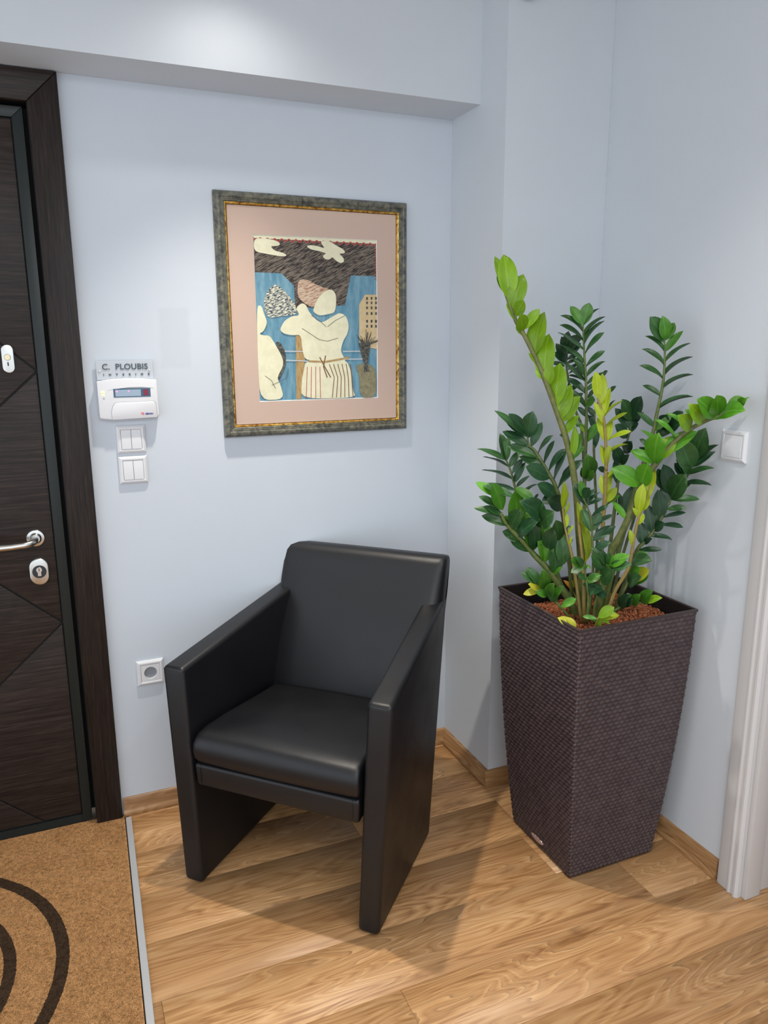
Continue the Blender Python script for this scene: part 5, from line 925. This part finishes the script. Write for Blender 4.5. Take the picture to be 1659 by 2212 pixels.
[[-0.1537,-0.6032,1.0787,-0.7003,0.5422,0.4643,-0.334,-0.824,0.459,0.0796,0.0277,"leafgreen"],[-0.1556,-0.6017,1.0569,-0.6907,0.622,0.3689,-0.252,-0.685,0.683,0.0618,0.0222,"leafmiddark"],[-0.1645,-0.5945,1.0314,-0.734,0.6593,0.163,-0.38,-0.597,0.706,0.0614,0.0223,"leafmiddark"],[-0.1455,-0.6099,1.0266,-0.6987,0.6053,0.3813,-0.168,-0.657,0.735,0.0602,0.0223,"leafmiddark"],[-0.1306,-0.6159,0.9984,-0.7531,0.5654,0.3365,-0.297,-0.748,0.593,0.0814,0.0299,"leafmiddark"],[-0.1439,-0.6112,1.0578,-0.5892,-0.0347,0.8072,0.039,-0.999,-0.015,0.0831,0.0445,"leafmid"],[-0.1258,-0.6258,1.0805,-0.8135,0.471,0.3412,-0.205,-0.781,0.59,0.0896,0.0269,"leafmiddark"],[-0.1041,-0.6298,1.002,-0.1627,0.0606,0.9848,-0.265,-0.964,0.015,0.0976,0.0523,"leafgreen"],[-0.067,-0.6432,0.9351,-0.1542,0.1904,0.9695,-0.133,-0.976,0.17,0.1057,0.0492,"leafgreen"],[-0.0371,-0.6604,0.9012,-0.0601,0.0299,0.9977,-0.253,-0.967,0.014,0.1136,0.0494,"leafgreen"],[-0.0841,-0.6596,1.0741,-0.6289,0.5928,0.5031,-0.257,-0.769,0.585,0.0601,0.0295,"leafmid"],[-0.0591,-0.6574,1.0254,-0.7371,-0.4299,0.5215,0.534,-0.843,0.06,0.1145,0.0597,"leafdark"],[-0.0675,-0.6507,0.9936,-0.0147,-0.3912,0.9202,-0.915,-0.365,-0.17,0.0844,0.0449,"leafmiddark"],[-0.0606,-0.6563,0.9973,-0.1282,-0.7756,0.6181,-0.989,0.056,-0.135,0.0965,0.0486,"leafmiddark"],[-0.0759,-0.636,0.9184,-0.5753,0.5662,0.5904,-0.155,-0.784,0.601,0.0669,0.0379,"leafmiddark"],[-0.0967,-0.627,0.9534,-0.725,0.4847,0.4893,-0.192,-0.825,0.532,0.06,0.0339,"leafmiddark"],[-0.0948,-0.6286,0.9694,-0.5103,0.5111,0.6917,-0.3,-0.86,0.414,0.0752,0.0338,"leafmid"],[-0.0135,-0.6795,0.9602,-0.4046,-0.3112,0.8599,-0.085,-0.923,-0.374,0.0784,0.0415,"leafmiddark"],[-0.0109,-0.6727,0.8662,-0.0552,-0.0034,0.9985,-0.219,-0.976,-0.015,0.0961,0.0459,"leafmiddark"],[-0.0808,-0.632,0.9243,0.5832,-0.5983,0.5495,-0.664,0.039,0.747,0.0678,0.0203,"leafgreen"],[-0.0303,-0.6658,0.9082,0.7442,-0.3042,0.5946,-0.667,-0.293,0.685,0.0369,0.0111,"leafgreen"],[0.0022,-0.6834,0.8899,-0.0428,0.0173,0.9989,-0.444,-0.896,-0.003,0.0885,0.042,"leafmiddark"],[-0.0174,-0.6675,0.8494,0.2459,-0.5596,0.7914,-0.936,0.076,0.344,0.0481,0.0144,"leafgreen"],[-0.1227,-0.6148,0.9942,-0.1721,-0.6692,0.7229,-0.917,-0.16,-0.366,0.087,0.0412,"leafmiddark"],[-0.108,-0.6266,0.9734,0.1383,-0.7446,0.6531,-0.985,-0.035,0.169,0.0862,0.045,"leafdark"],[-0.0577,-0.6507,0.9391,-0.3965,-0.2648,0.879,0.026,-0.96,-0.278,0.0804,0.0416,"leafdark"],[-0.0333,-0.6634,0.9301,-0.2149,-0.4303,0.8767,-0.752,-0.5,-0.43,0.0829,0.0417,"leafdark"]]],
["leaflime",0.005,0.002,[[0.0249,-0.7478,0.7394],[0.0102,-0.7359,0.8506],[-0.0019,-0.7261,0.929],[-0.0091,-0.7202,0.9598],[-0.0156,-0.715,0.9907],[-0.0213,-0.7104,1.0214],[-0.0248,-0.7076,1.0563]],
[[-0.0247,-0.7077,1.0522,-0.1416,-0.1002,0.9848,0.057,-0.994,-0.093,0.0811,0.0243,"leaflime"],[-0.0225,-0.7094,1.0564,0.1454,-0.2572,0.9553,-0.986,0.038,0.16,0.0467,0.014,"leaflime"],[-0.0166,-0.7142,1.0404,0.2718,-0.0446,0.9613,-0.923,-0.295,0.247,0.0337,0.0101,"leaflime"],[-0.0161,-0.7146,1.0031,0.1211,0.0709,0.9901,-0.84,-0.525,0.14,0.0387,0.0151,"leaflime"],[-0.0093,-0.7201,0.9849,0.2594,-0.197,0.9455,-0.946,-0.247,0.208,0.0291,0.0087,"leaflime"],[-0.0043,-0.7241,0.954,-0.1934,-0.3381,0.921,-0.975,-0.042,-0.22,0.0331,0.0099,"leaflime"],[-0.0198,-0.7116,1.0007,0.523,-0.7402,0.4225,-0.803,-0.261,0.536,0.0201,0.0075,"leafdark"],[-0.0151,-0.7155,0.953,0.569,-0.3318,0.7524,-0.82,-0.292,0.492,0.0257,0.0103,"leafdark"]]],
["leaflime",0.006,0.003,[[0.0306,-0.7524,0.7402],[0.0237,-0.7512,0.848],[0.0184,-0.7496,0.9117],[0.008,-0.7444,0.9846],[0.0026,-0.7418,1.0258],[0.0007,-0.7411,1.0443]],
[[0.0045,-0.7433,1.0157,-0.1346,-0.0472,0.9898,0.028,-0.999,-0.044,0.0632,0.019,"leaflime"],[0.0259,-0.7557,0.9146,-0.0429,0.1408,0.9891,0.294,-0.944,0.147,0.1124,0.0337,"leaflime"]]],
["leafdark",0.004,0.002,[[0.0337,-0.7677,0.749],[0.031,-0.7761,0.8965],[0.0254,-0.7763,0.9595],[0.0223,-0.7761,0.9905],[0.0176,-0.7754,1.0316],[0.0094,-0.7711,1.0618],[-0.0035,-0.7634,1.0935]],
[[0.0,-0.7636,1.0732,-0.286,0.3129,0.9057,-0.177,-0.946,0.271,0.0641,0.0296,"leafdark"],[-0.0036,-0.7633,1.0955,-0.1994,0.1671,0.9656,-0.053,-0.986,0.16,0.0448,0.0246,"leafmid"],[-0.0021,-0.7645,1.0956,-0.192,-0.7368,0.6483,-0.918,-0.099,-0.385,0.0511,0.027,"leafdark"],[0.0012,-0.7672,1.0858,0.4389,-0.3612,0.8227,-0.892,-0.286,0.35,0.0402,0.0123,"leafdark"],[0.0058,-0.7682,1.0776,0.3293,-0.5624,0.7584,-0.923,-0.024,0.383,0.0467,0.014,"leafdark"],[0.009,-0.7708,1.0718,0.7069,-0.4615,0.536,-0.695,-0.314,0.646,0.0413,0.0124,"leafdark"],[0.0172,-0.7751,1.0417,0.5816,-0.4814,0.6557,-0.761,-0.036,0.648,0.0526,0.0158,"leafdark"],[0.0144,-0.7697,1.0021,-0.1761,0.2333,0.9563,-0.337,-0.927,0.164,0.0658,0.0249,"leafmiddark"],[0.023,-0.7767,1.009,0.2626,-0.1762,0.9487,-0.806,-0.58,0.115,0.0519,0.0273,"leafmiddark"],[0.0239,-0.7805,1.024,0.6404,-0.5972,0.483,-0.738,-0.305,0.602,0.0555,0.0167,"leafdark"],[0.0273,-0.7801,0.9766,0.6182,-0.4132,0.6686,-0.778,-0.444,0.445,0.0671,0.0299,"leafdark"],[0.0411,-0.789,0.9588,0.0646,-0.8101,0.5827,-0.997,-0.023,0.078,0.0417,0.0225,"leafdark"]]],
["leaflime",0.006,0.0025,[[0.0821,-0.7555,0.7266],[0.0996,-0.7697,0.7863],[0.1098,-0.7779,0.8336],[0.1261,-0.7911,0.8752],[0.1344,-0.7978,0.9099],[0.1393,-0.8017,0.9744],[0.146,-0.8072,1.0381],[0.1574,-0.8164,1.0822],[0.1648,-0.8224,1.1256]],
[[0.1555,-0.8148,1.0821,0.2607,-0.0243,0.9651,-0.822,-0.53,0.209,0.0859,0.0304,"leaflime"],[0.151,-0.8112,1.0547,0.2128,-0.1974,0.9569,-0.85,-0.52,0.082,0.046,0.0271,"leaflime"],[0.1436,-0.8053,1.046,0.1022,-0.0649,0.9926,-0.918,-0.392,0.069,0.0818,0.0305,"leaflime"],[0.1443,-0.8058,1.0325,-0.4105,0.1304,0.9025,-0.148,-0.986,0.075,0.0335,0.0136,"leaflime"],[0.1473,-0.8083,1.0108,0.1715,-0.2126,0.962,-0.937,-0.335,0.093,0.038,0.0187,"leaflime"],[0.136,-0.7991,0.9602,-0.1677,0.0372,0.9851,-0.262,-0.965,-0.008,0.0424,0.0171,"leaflime"]]],
["leafdark",0.0065,0.0025,[[0.1479,-0.7187,0.7105],[0.1812,-0.7307,0.8268],[0.2079,-0.74,0.9219],[0.2224,-0.7482,0.9441],[0.2404,-0.7581,0.9733],[0.2564,-0.7662,1.0068],[0.2689,-0.7716,1.0398],[0.2795,-0.7763,1.068],[0.3006,-0.7879,1.1009],[0.3215,-0.7974,1.1517],[0.3267,-0.7991,1.17]],
[[0.3213,-0.7972,1.154,-0.6154,-0.2311,0.7535,-0.142,-0.908,-0.395,0.1114,0.0593,"leafmiddark"],[0.3294,-0.8013,1.1792,-0.1809,-0.4262,0.8864,-0.877,-0.339,-0.342,0.0975,0.0563,"leafmiddark"],[0.3283,-0.8004,1.17,0.0777,-0.7417,0.6662,-0.961,0.123,0.248,0.0858,0.0257,"leafdark"],[0.3245,-0.7998,1.1565,0.1378,-0.7437,0.6542,-0.986,-0.169,0.016,0.0763,0.0229,"leafdark"],[0.3208,-0.7968,1.1356,0.2049,-0.8642,0.4595,-0.832,0.093,0.547,0.0694,0.0208,"leafmiddark"],[0.3135,-0.7983,1.1064,0.3247,-0.9207,0.2165,-0.648,-0.05,0.76,0.0661,0.0198,"leafdark"],[0.283,-0.7791,1.0658,0.7429,-0.6574,0.1264,-0.594,-0.56,0.578,0.07,0.0223,"leafmiddark"],[0.2756,-0.7771,1.0403,0.7453,-0.6459,0.1655,-0.602,-0.544,0.585,0.0451,0.0193,"leafmiddark"],[0.2612,-0.7701,1.0119,0.7598,-0.5722,0.3086,-0.452,-0.124,0.883,0.0633,0.019,"leafdark"],[0.2558,-0.7656,0.9877,0.9051,-0.4213,0.0568,-0.21,-0.326,0.922,0.0671,0.0201,"leafdark"],[0.2342,-0.7531,0.9608,0.7882,-0.615,0.0237,-0.354,-0.422,0.835,0.0622,0.0187,"leafdark"],[0.2096,-0.7414,0.9221,0.7521,-0.6541,0.0807,-0.436,-0.402,0.805,0.0635,0.0191,"leafdark"],[0.2802,-0.7768,1.0703,-0.2046,-0.6178,0.7593,-0.956,-0.04,-0.29,0.1037,0.0563,"leafmiddark"],[0.2826,-0.7788,1.0728,0.6223,-0.4577,0.635,-0.666,0.117,0.737,0.0615,0.0184,"leafmid"],[0.258,-0.7674,1.0093,-0.1491,0.0839,0.9852,-0.347,-0.938,0.027,0.0879,0.0446,"leafdark"],[0.2689,-0.7716,1.0398,-0.1531,0.1429,0.9778,-0.366,-0.927,0.078,0.0614,0.0356,"leafdark"],[0.2406,-0.7583,0.9685,-0.1484,0.1235,0.9812,-0.467,-0.883,0.04,0.086,0.0387,"leafdark"],[0.2209,-0.747,0.9391,-0.0831,0.1072,0.9908,-0.453,-0.889,0.058,0.0642,0.0357,"leafdark"],[0.3191,-0.7955,1.1355,-0.7152,-0.1128,0.6898,0.111,-0.993,-0.047,0.0657,0.0356,"leafdark"],[0.3147,-0.7919,1.126,-0.5602,0.3471,0.7521,-0.286,-0.933,0.218,0.0542,0.0327,"leafdark"],[0.2789,-0.7757,1.0796,-0.2828,0.144,0.9483,-0.245,-0.967,0.074,0.0901,0.0474,"leafdark"],[0.2612,-0.7615,1.0948,-0.2521,0.1403,0.9575,-0.304,-0.951,0.059,0.0603,0.0325,"leafdark"],[0.2259,-0.751,0.942,-0.2059,-0.7815,0.5889,-0.971,0.237,-0.025,0.0377,0.0179,"leafdark"],[0.2435,-0.7606,0.9783,-0.1222,-0.777,0.6176,-0.987,0.161,0.007,0.0544,0.0297,"leafdark"],[0.3204,-0.7965,1.1425,-0.8352,-0.3807,0.397,0.37,-0.923,-0.106,0.0484,0.0267,"leafmiddark"]]],
["leafdark",0.006,0.002,[[0.1933,-0.6268,0.6935],[0.216,-0.6176,0.9029],[0.231,-0.6114,1.0395],[0.2433,-0.6072,1.1435],[0.2553,-0.61,1.192],[0.2653,-0.6119,1.2353],[0.2704,-0.612,1.2639]],
[[0.2688,-0.6107,1.2783,-0.0243,-0.5571,0.8301,-0.984,-0.134,-0.119,0.0762,0.0462,"leafdark"],[0.2689,-0.6108,1.2759,-0.5849,-0.0029,0.8111,-0.114,-0.99,-0.086,0.0692,0.04,"leafmiddark"],[0.2682,-0.6143,1.2474,0.436,-0.2789,0.8557,-0.889,-0.28,0.362,0.0563,0.0231,"leafdark"],[0.2648,-0.6115,1.2449,-0.4126,0.4221,0.8073,-0.322,-0.896,0.304,0.0727,0.0339,"leafdark"],[0.2637,-0.6106,1.2304,0.5092,-0.2655,0.8187,-0.84,-0.359,0.406,0.0413,0.02,"leafdark"],[0.2572,-0.6054,1.2156,-0.7129,-0.1098,0.6926,0.142,-0.99,-0.01,0.0632,0.037,"leafdark"],[0.256,-0.6105,1.1774,-0.3414,-0.7287,0.5936,-0.889,0.046,-0.455,0.0642,0.0339,"leafdark"],[0.2467,-0.6099,1.1486,-0.6598,-0.2206,0.7184,-0.06,-0.937,-0.343,0.0708,0.037,"leafdark"],[0.2469,-0.6101,1.1437,-0.1863,-0.6999,0.6895,-0.958,-0.027,-0.286,0.0458,0.0247,"leafdark"],[0.242,-0.6061,1.0942,-0.2693,0.1026,0.9576,-0.143,-0.988,0.066,0.0645,0.0309,"leafdark"],[0.2462,-0.6237,0.9885,-0.1596,-0.0551,0.9856,0.088,-0.995,-0.041,0.0746,0.0224,"leafdark"],[0.2527,-0.629,0.989,0.2093,-0.1055,0.9721,-0.75,-0.655,0.09,0.1014,0.0475,"leafdark"]]],
["leafdark",0.005,0.002,[[0.1781,-0.6659,0.7019],[0.2123,-0.6779,0.8906],[0.241,-0.6895,1.0265],[0.2596,-0.6925,1.1649],[0.2717,-0.6975,1.2183],[0.2966,-0.7137,1.2494],[0.3172,-0.7271,1.2747]],
[[0.2793,-0.7036,1.2298,0.5926,-0.4939,0.6363,-0.805,-0.382,0.453,0.0764,0.0395,"leafmiddark"],[0.2921,-0.71,1.2576,-0.4338,-0.6876,0.5822,-0.875,0.167,-0.454,0.068,0.0395,"leafdark"],[0.3135,-0.724,1.2691,-0.1553,-0.7595,0.6317,-0.977,0.023,-0.213,0.0559,0.0342,"leafdark"],[0.3128,-0.7268,1.25,-0.3924,-0.8156,0.4252,-0.918,0.319,-0.235,0.0582,0.0324,"leafdark"],[0.3001,-0.7165,1.2607,-0.9027,-0.3078,0.3006,0.34,-0.938,0.061,0.0475,0.0288,"leafdark"],[0.2611,-0.6937,1.1763,-0.7509,-0.3476,0.5615,0.275,-0.938,-0.213,0.0532,0.0288,"leafdark"]]],
["leafmiddark",0.004,0.002,[[0.0113,-0.7883,0.7556],[0.0093,-0.7916,0.82],[0.003,-0.7899,0.8623],[-0.0072,-0.7861,0.9163]],
[[-0.0072,-0.7862,0.9143,-0.8897,0.012,0.4565,0.164,-0.924,0.345,0.0521,0.0298,"leafmid"],[-0.0071,-0.7862,0.9122,-0.8401,0.3236,-0.4353,-0.542,-0.509,0.668,0.0368,0.0224,"leafmiddark"],[-0.0056,-0.7874,0.9124,0.2594,-0.9577,0.1242,-0.816,-0.149,0.558,0.0192,0.0112,"leafmid"],[-0.0104,-0.7836,0.9201,-0.7458,-0.3607,0.56,0.408,-0.912,-0.045,0.0434,0.0198,"leafmiddark"],[0.0051,-0.7917,0.8833,-0.9697,-0.0198,0.2436,0.174,-0.756,0.631,0.0359,0.0225,"leafmiddark"],[0.0113,-0.7967,0.8777,0.2036,-0.7632,0.6132,-0.939,0.026,0.344,0.0344,0.02,"leafmid"]]],
["leafmiddark",0.004,0.002,[[0.0388,-0.7847,0.7502],[0.0356,-0.7854,0.7931],[0.0403,-0.7935,0.8479],[0.0436,-0.7988,0.8804],[0.0513,-0.8077,0.9131]],
[[0.0499,-0.8066,0.9109,-0.4913,0.317,0.8112,-0.046,-0.939,0.34,0.0639,0.0351,"leafmiddark"],[0.0526,-0.8088,0.9174,-0.6055,0.0407,0.7948,0.085,-0.99,0.116,0.0501,0.0276,"leafmiddark"],[0.0582,-0.8133,0.9241,-0.4761,-0.1935,0.8578,-0.11,-0.955,-0.276,0.038,0.0188,"leafmiddark"],[0.0664,-0.8199,0.9064,-0.5443,0.3728,0.7515,-0.2,-0.928,0.315,0.034,0.0188,"leafmid"],[0.0627,-0.817,0.9225,0.0898,-0.8123,0.5763,-0.995,-0.044,0.092,0.0598,0.0325,"leafgreen"],[0.0708,-0.8235,0.9068,-0.1091,-0.8653,0.4892,-0.972,0.195,0.128,0.0594,0.0301,"leafmiddark"],[0.0428,-0.7981,0.8657,-0.1701,-0.7363,0.655,-0.985,0.112,-0.129,0.0871,0.0454,"leafmiddark"],[0.0377,-0.794,0.8798,-0.705,0.6183,-0.3474,-0.673,-0.429,0.602,0.0406,0.0227,"leafmid"],[0.0397,-0.793,0.8626,-0.8168,-0.4802,-0.3199,-0.159,-0.346,0.925,0.0578,0.0354,"leafdark"],[0.0445,-0.8022,0.9,-0.7138,-0.0993,0.6932,0.136,-0.991,-0.002,0.0739,0.0377,"leafmiddark"],[0.0433,-0.7959,0.8483,-0.4491,-0.8126,-0.3715,-0.185,-0.322,0.928,0.0426,0.0279,"leafdark"],[0.0284,-0.7839,0.8445,-0.8314,0.2037,0.517,0.066,-0.888,0.456,0.0359,0.0203,"leafdark"]]],
["leafmid",0.004,0.0018,[[0.0025,-0.7297,0.7438],[-0.012,-0.7226,0.7661],[-0.0454,-0.7052,0.8068],[-0.0674,-0.6935,0.8317],[-0.0866,-0.6833,0.8533]],
[[-0.0794,-0.6891,0.8446,-0.6611,0.4332,0.6126,-0.03,-0.831,0.555,0.058,0.03,"leafmiddark"],[-0.0771,-0.691,0.8449,-0.4821,0.318,0.8164,-0.025,-0.936,0.35,0.0596,0.0281,"leafmiddark"],[-0.063,-0.697,0.8385,-0.405,-0.4608,0.7897,-0.123,-0.828,-0.546,0.0723,0.0357,"leafmid"],[-0.0765,-0.6861,0.8274,-0.8327,-0.1181,0.5411,0.313,-0.906,0.284,0.044,0.0245,"leafyellow"],[-0.0765,-0.6861,0.8274,-0.6912,0.61,-0.3875,-0.692,-0.403,0.6,0.0436,0.0234,"leafyellow"],[-0.0503,-0.7012,0.8158,-0.351,-0.6708,0.6533,-0.807,-0.136,-0.574,0.07,0.0321,"leafmid"],[-0.0218,-0.7146,0.7842,0.6672,-0.5347,0.5185,-0.743,-0.424,0.518,0.047,0.0236,"leafgreen"],[-0.0382,-0.711,0.7981,-0.5381,-0.119,0.8344,-0.038,-0.986,-0.165,0.0611,0.0303,"leafmiddark"],[-0.0432,-0.7069,0.8103,0.0175,-0.6767,0.736,-0.977,-0.169,-0.132,0.0534,0.0246,"leafmid"],[-0.0593,-0.6939,0.8084,-0.8249,-0.1529,0.5441,0.294,-0.939,0.181,0.0413,0.0227,"leafmid"]]],
["leaflime",0.003,0.0015,[[0.0018,-0.832,0.7529],[0.0,-0.839,0.7702],[-0.0017,-0.8484,0.7924]],
[[-0.0017,-0.8484,0.7924,0.396,-0.6139,0.6829,-0.913,-0.185,0.363,0.0534,0.0297,"leafbright"],[0.0012,-0.8508,0.7928,0.8163,-0.5319,0.2253,-0.531,-0.538,0.655,0.0495,0.0248,"leaflime"],[-0.0002,-0.8497,0.7916,0.7195,-0.5646,-0.4045,-0.13,-0.682,0.72,0.0315,0.0149,"leafbright"],[-0.0045,-0.8462,0.788,-0.6655,0.743,0.0709,-0.502,-0.516,0.695,0.0369,0.0124,"leafmid"],[0.0027,-0.8411,0.7768,-0.6958,0.4242,0.5796,-0.136,-0.87,0.474,0.0268,0.01,"leafmid"],[0.0076,-0.8367,0.7557,-0.0836,-0.4609,0.8835,-0.973,-0.153,-0.172,0.0352,0.0176,"leafbright"]]],
["leafyellow",0.003,0.0015,[[-0.0368,-0.8136,0.7481],[-0.0439,-0.8143,0.7568]],
[[-0.0461,-0.8125,0.7576,-0.6281,0.59,0.5073,-0.245,-0.769,0.59,0.051,0.0262,"leafyellow"],[-0.045,-0.8135,0.7577,-0.4115,0.4818,0.7737,-0.101,-0.868,0.487,0.0357,0.0174,"leafyellow"]]],
["leafyellow",0.003,0.0015,[[0.0774,-0.6616,0.7465],[0.0713,-0.6567,0.7798],[0.0641,-0.6509,0.797]],
[[0.0633,-0.6502,0.7969,-0.4568,0.4345,0.7762,-0.112,-0.894,0.435,0.0373,0.0121,"leaforange"],[0.0773,-0.6616,0.7918,0.1852,-0.2264,0.9563,-0.886,-0.46,0.063,0.0344,0.0167,"leaforange"],[0.0698,-0.6555,0.8179,-0.3679,0.148,0.918,-0.023,-0.988,0.15,0.0245,0.0134,"leafyellow"]]],
["leafmid",0.004,0.0018,[[0.1071,-0.7629,0.7597],[0.131,-0.778,0.7787],[0.1549,-0.7935,0.7891],[0.1853,-0.8133,0.7969]],
[[0.1292,-0.7765,0.7727,-0.1791,-0.596,0.7827,-0.983,0.087,-0.159,0.0708,0.0335,"leafdark"],[0.1571,-0.7952,0.7864,-0.2804,-0.6435,0.7122,-0.931,0.002,-0.365,0.0609,0.0299,"leafmid"],[0.1751,-0.8051,0.7986,-0.241,-0.7276,0.6423,-0.957,0.07,-0.28,0.0742,0.0352,"leafmid"],[0.1913,-0.8182,0.7976,0.1176,-0.8148,0.5677,-0.894,0.162,0.418,0.0438,0.0247,"leafbright"],[0.1551,-0.7936,0.7862,-0.3437,0.115,0.932,-0.082,-0.992,0.092,0.0376,0.0194,"leafmid"],[0.1409,-0.786,0.7857,-0.3017,-0.7422,0.5984,-0.953,0.223,-0.204,0.054,0.0246,"leafdark"]]],
["leafmiddark",0.004,0.0018,[[0.1455,-0.7425,0.7472],[0.1557,-0.7469,0.7945],[0.166,-0.7526,0.8243],[0.1741,-0.7562,0.8593],[0.1758,-0.7541,0.9019]],
[[0.1742,-0.7563,0.8564,-0.1423,-0.7736,0.6175,-0.975,0.218,0.049,0.0599,0.0302,"leafgreen"],[0.1771,-0.7587,0.8392,0.3308,-0.6809,0.6534,-0.919,-0.075,0.387,0.069,0.0392,"leafyellow"],[0.1738,-0.7589,0.8339,-0.2683,-0.7986,0.5388,-0.94,0.34,0.036,0.0739,0.0391,"leafmiddark"],[0.178,-0.7559,0.8992,0.068,-0.9556,0.2868,-0.848,0.096,0.521,0.0686,0.0407,"leafmiddark"],[0.1796,-0.7572,0.908,0.6986,-0.5783,0.4214,-0.666,-0.31,0.678,0.0407,0.023,"leafgreen"],[0.1822,-0.7657,0.8319,0.6138,-0.4966,0.6137,-0.786,-0.315,0.532,0.0476,0.0285,"leafmid"]]]]
# ---------------- plant ----------------
def leaf_mesh(name, peak, fold, curl, twist, mats_m, seedv):
    rn = random.Random(seedv); rows = 9; hwp = []
    bm = bmesh.new(); top = []; bot = []
    for j in range(rows + 1):
        t = j / rows
        w = (math.sin(math.pi * t ** peak)) ** .58 * .5
        if t > .78: w *= 1 - ((t - .78) / .22) ** 2 * .35
        if t < .2: w *= .75 + t * 1.25
        if j == 0: w = .045
        if j == rows: w = .008
        zc = curl * (t * t) * -.18 + .05 * math.sin(math.pi * t)
        rt = []; rb = []
        for s_ in (-1, -.55, 0, .55, 1):
            x = s_ * w; z = zc + abs(x) * fold - (abs(x) ** 2) * fold * 1.1 + twist * x * (t - .4)
            rt.append(bm.verts.new((x, t, z + .007 * (1 - abs(s_)) + .002))); rb.append(bm.verts.new((x, t, z - .007 * (1 - abs(s_)) - .002)))
        top.append(rt); bot.append(rb)
    for j in range(rows):
        for k in range(4):
            bm.faces.new((top[j][k], top[j][k + 1], top[j + 1][k + 1], top[j + 1][k])); bm.faces.new((bot[j][k + 1], bot[j][k], bot[j + 1][k], bot[j + 1][k + 1]))
        bm.faces.new((top[j][0], top[j + 1][0], bot[j + 1][0], bot[j][0])); bm.faces.new((top[j][4], bot[j][4], bot[j + 1][4], top[j + 1][4]))
    bm.faces.new([v for v in bot[0]] + [v for v in top[0][::-1]]); bm.faces.new([v for v in top[-1]] + [v for v in bot[-1][::-1]])
    me = bm_mesh(name, bm, True, 70); me.materials.append(mats_m); return me
VAR = [(1.02, .28, .5, .2), (1.12, .18, .2, -.25), (.98, .38, .8, .1), (1.06, .12, -.3, -.15)]
LEAF = {k: [leaf_mesh('leaflet', *VAR[i], LM[k], i) for i in range(4)] for k in LM}
PL0 = Vector((.122, -.672, .70))
plant = empty('zz_plant', tuple(PL0), label='tall glossy green ornamental plant with lime new shoots growing in the brown planter', cat='plant')
rl = random.Random(4)
for col, r0, r1, pts, leaves in PLANT_DATA:
    P_ = [Vector(p) - PL0 for p in pts]
    # smooth by Catmull-Rom
    Q_ = []
    for i in range(len(P_) - 1):
        a, b, c_, d_ = P_[max(i - 1, 0)], P_[i], P_[i + 1], P_[min(i + 2, len(P_) - 1)]
        for s_ in (0, .33, .66):
            Q_.append(.5 * ((2 * b) + (c_ - a) * s_ + (2 * a - 5 * b + 4 * c_ - d_) * s_ ** 2 + (3 * b - a - 3 * c_ + d_) * s_ ** 3))
    Q_.append(P_[-1]); n = len(Q_)
    rad = [(r1 + (r0 - r1) * (1 - i / (n - 1)) ** .8) for i in range(n)]
    bm = bmesh.new(); tube(bm, Q_, rad, 8); st = link('stem', bm_mesh('stem', bm, True), SM.get(col, SM['leafdark']), plant)
    for L in leaves:
        p = Vector(L[0:3]) - PL0; ax = Vector(L[3:6]).normalized(); nn = Vector(L[6:9]); nn = (nn - ax * nn.dot(ax)).normalized()
        # root the leaflet on the nearest point of the stem
        near = min(Q_, key=lambda q_: (q_ - p).length)
        if (near - p).length < .03:
            tip = p + ax * L[9]; p = near.lerp(p, .35); ax2 = (tip - p); ln_ = ax2.length; ax = ax2.normalized(); nn = (nn - ax * nn.dot(ax)).normalized()
        else: ln_ = L[9]
        sd = ax.cross(nn)
        mtx = Matrix((sd * L[10], ax * ln_, nn * ln_)).transposed().to_4x4(); mtx.translation = p
        o = bpy.data.objects.new('leaflet', LEAF[L[11]][rl.randrange(4)]); COL.objects.link(o); o.parent = st; o.matrix_local = mtx
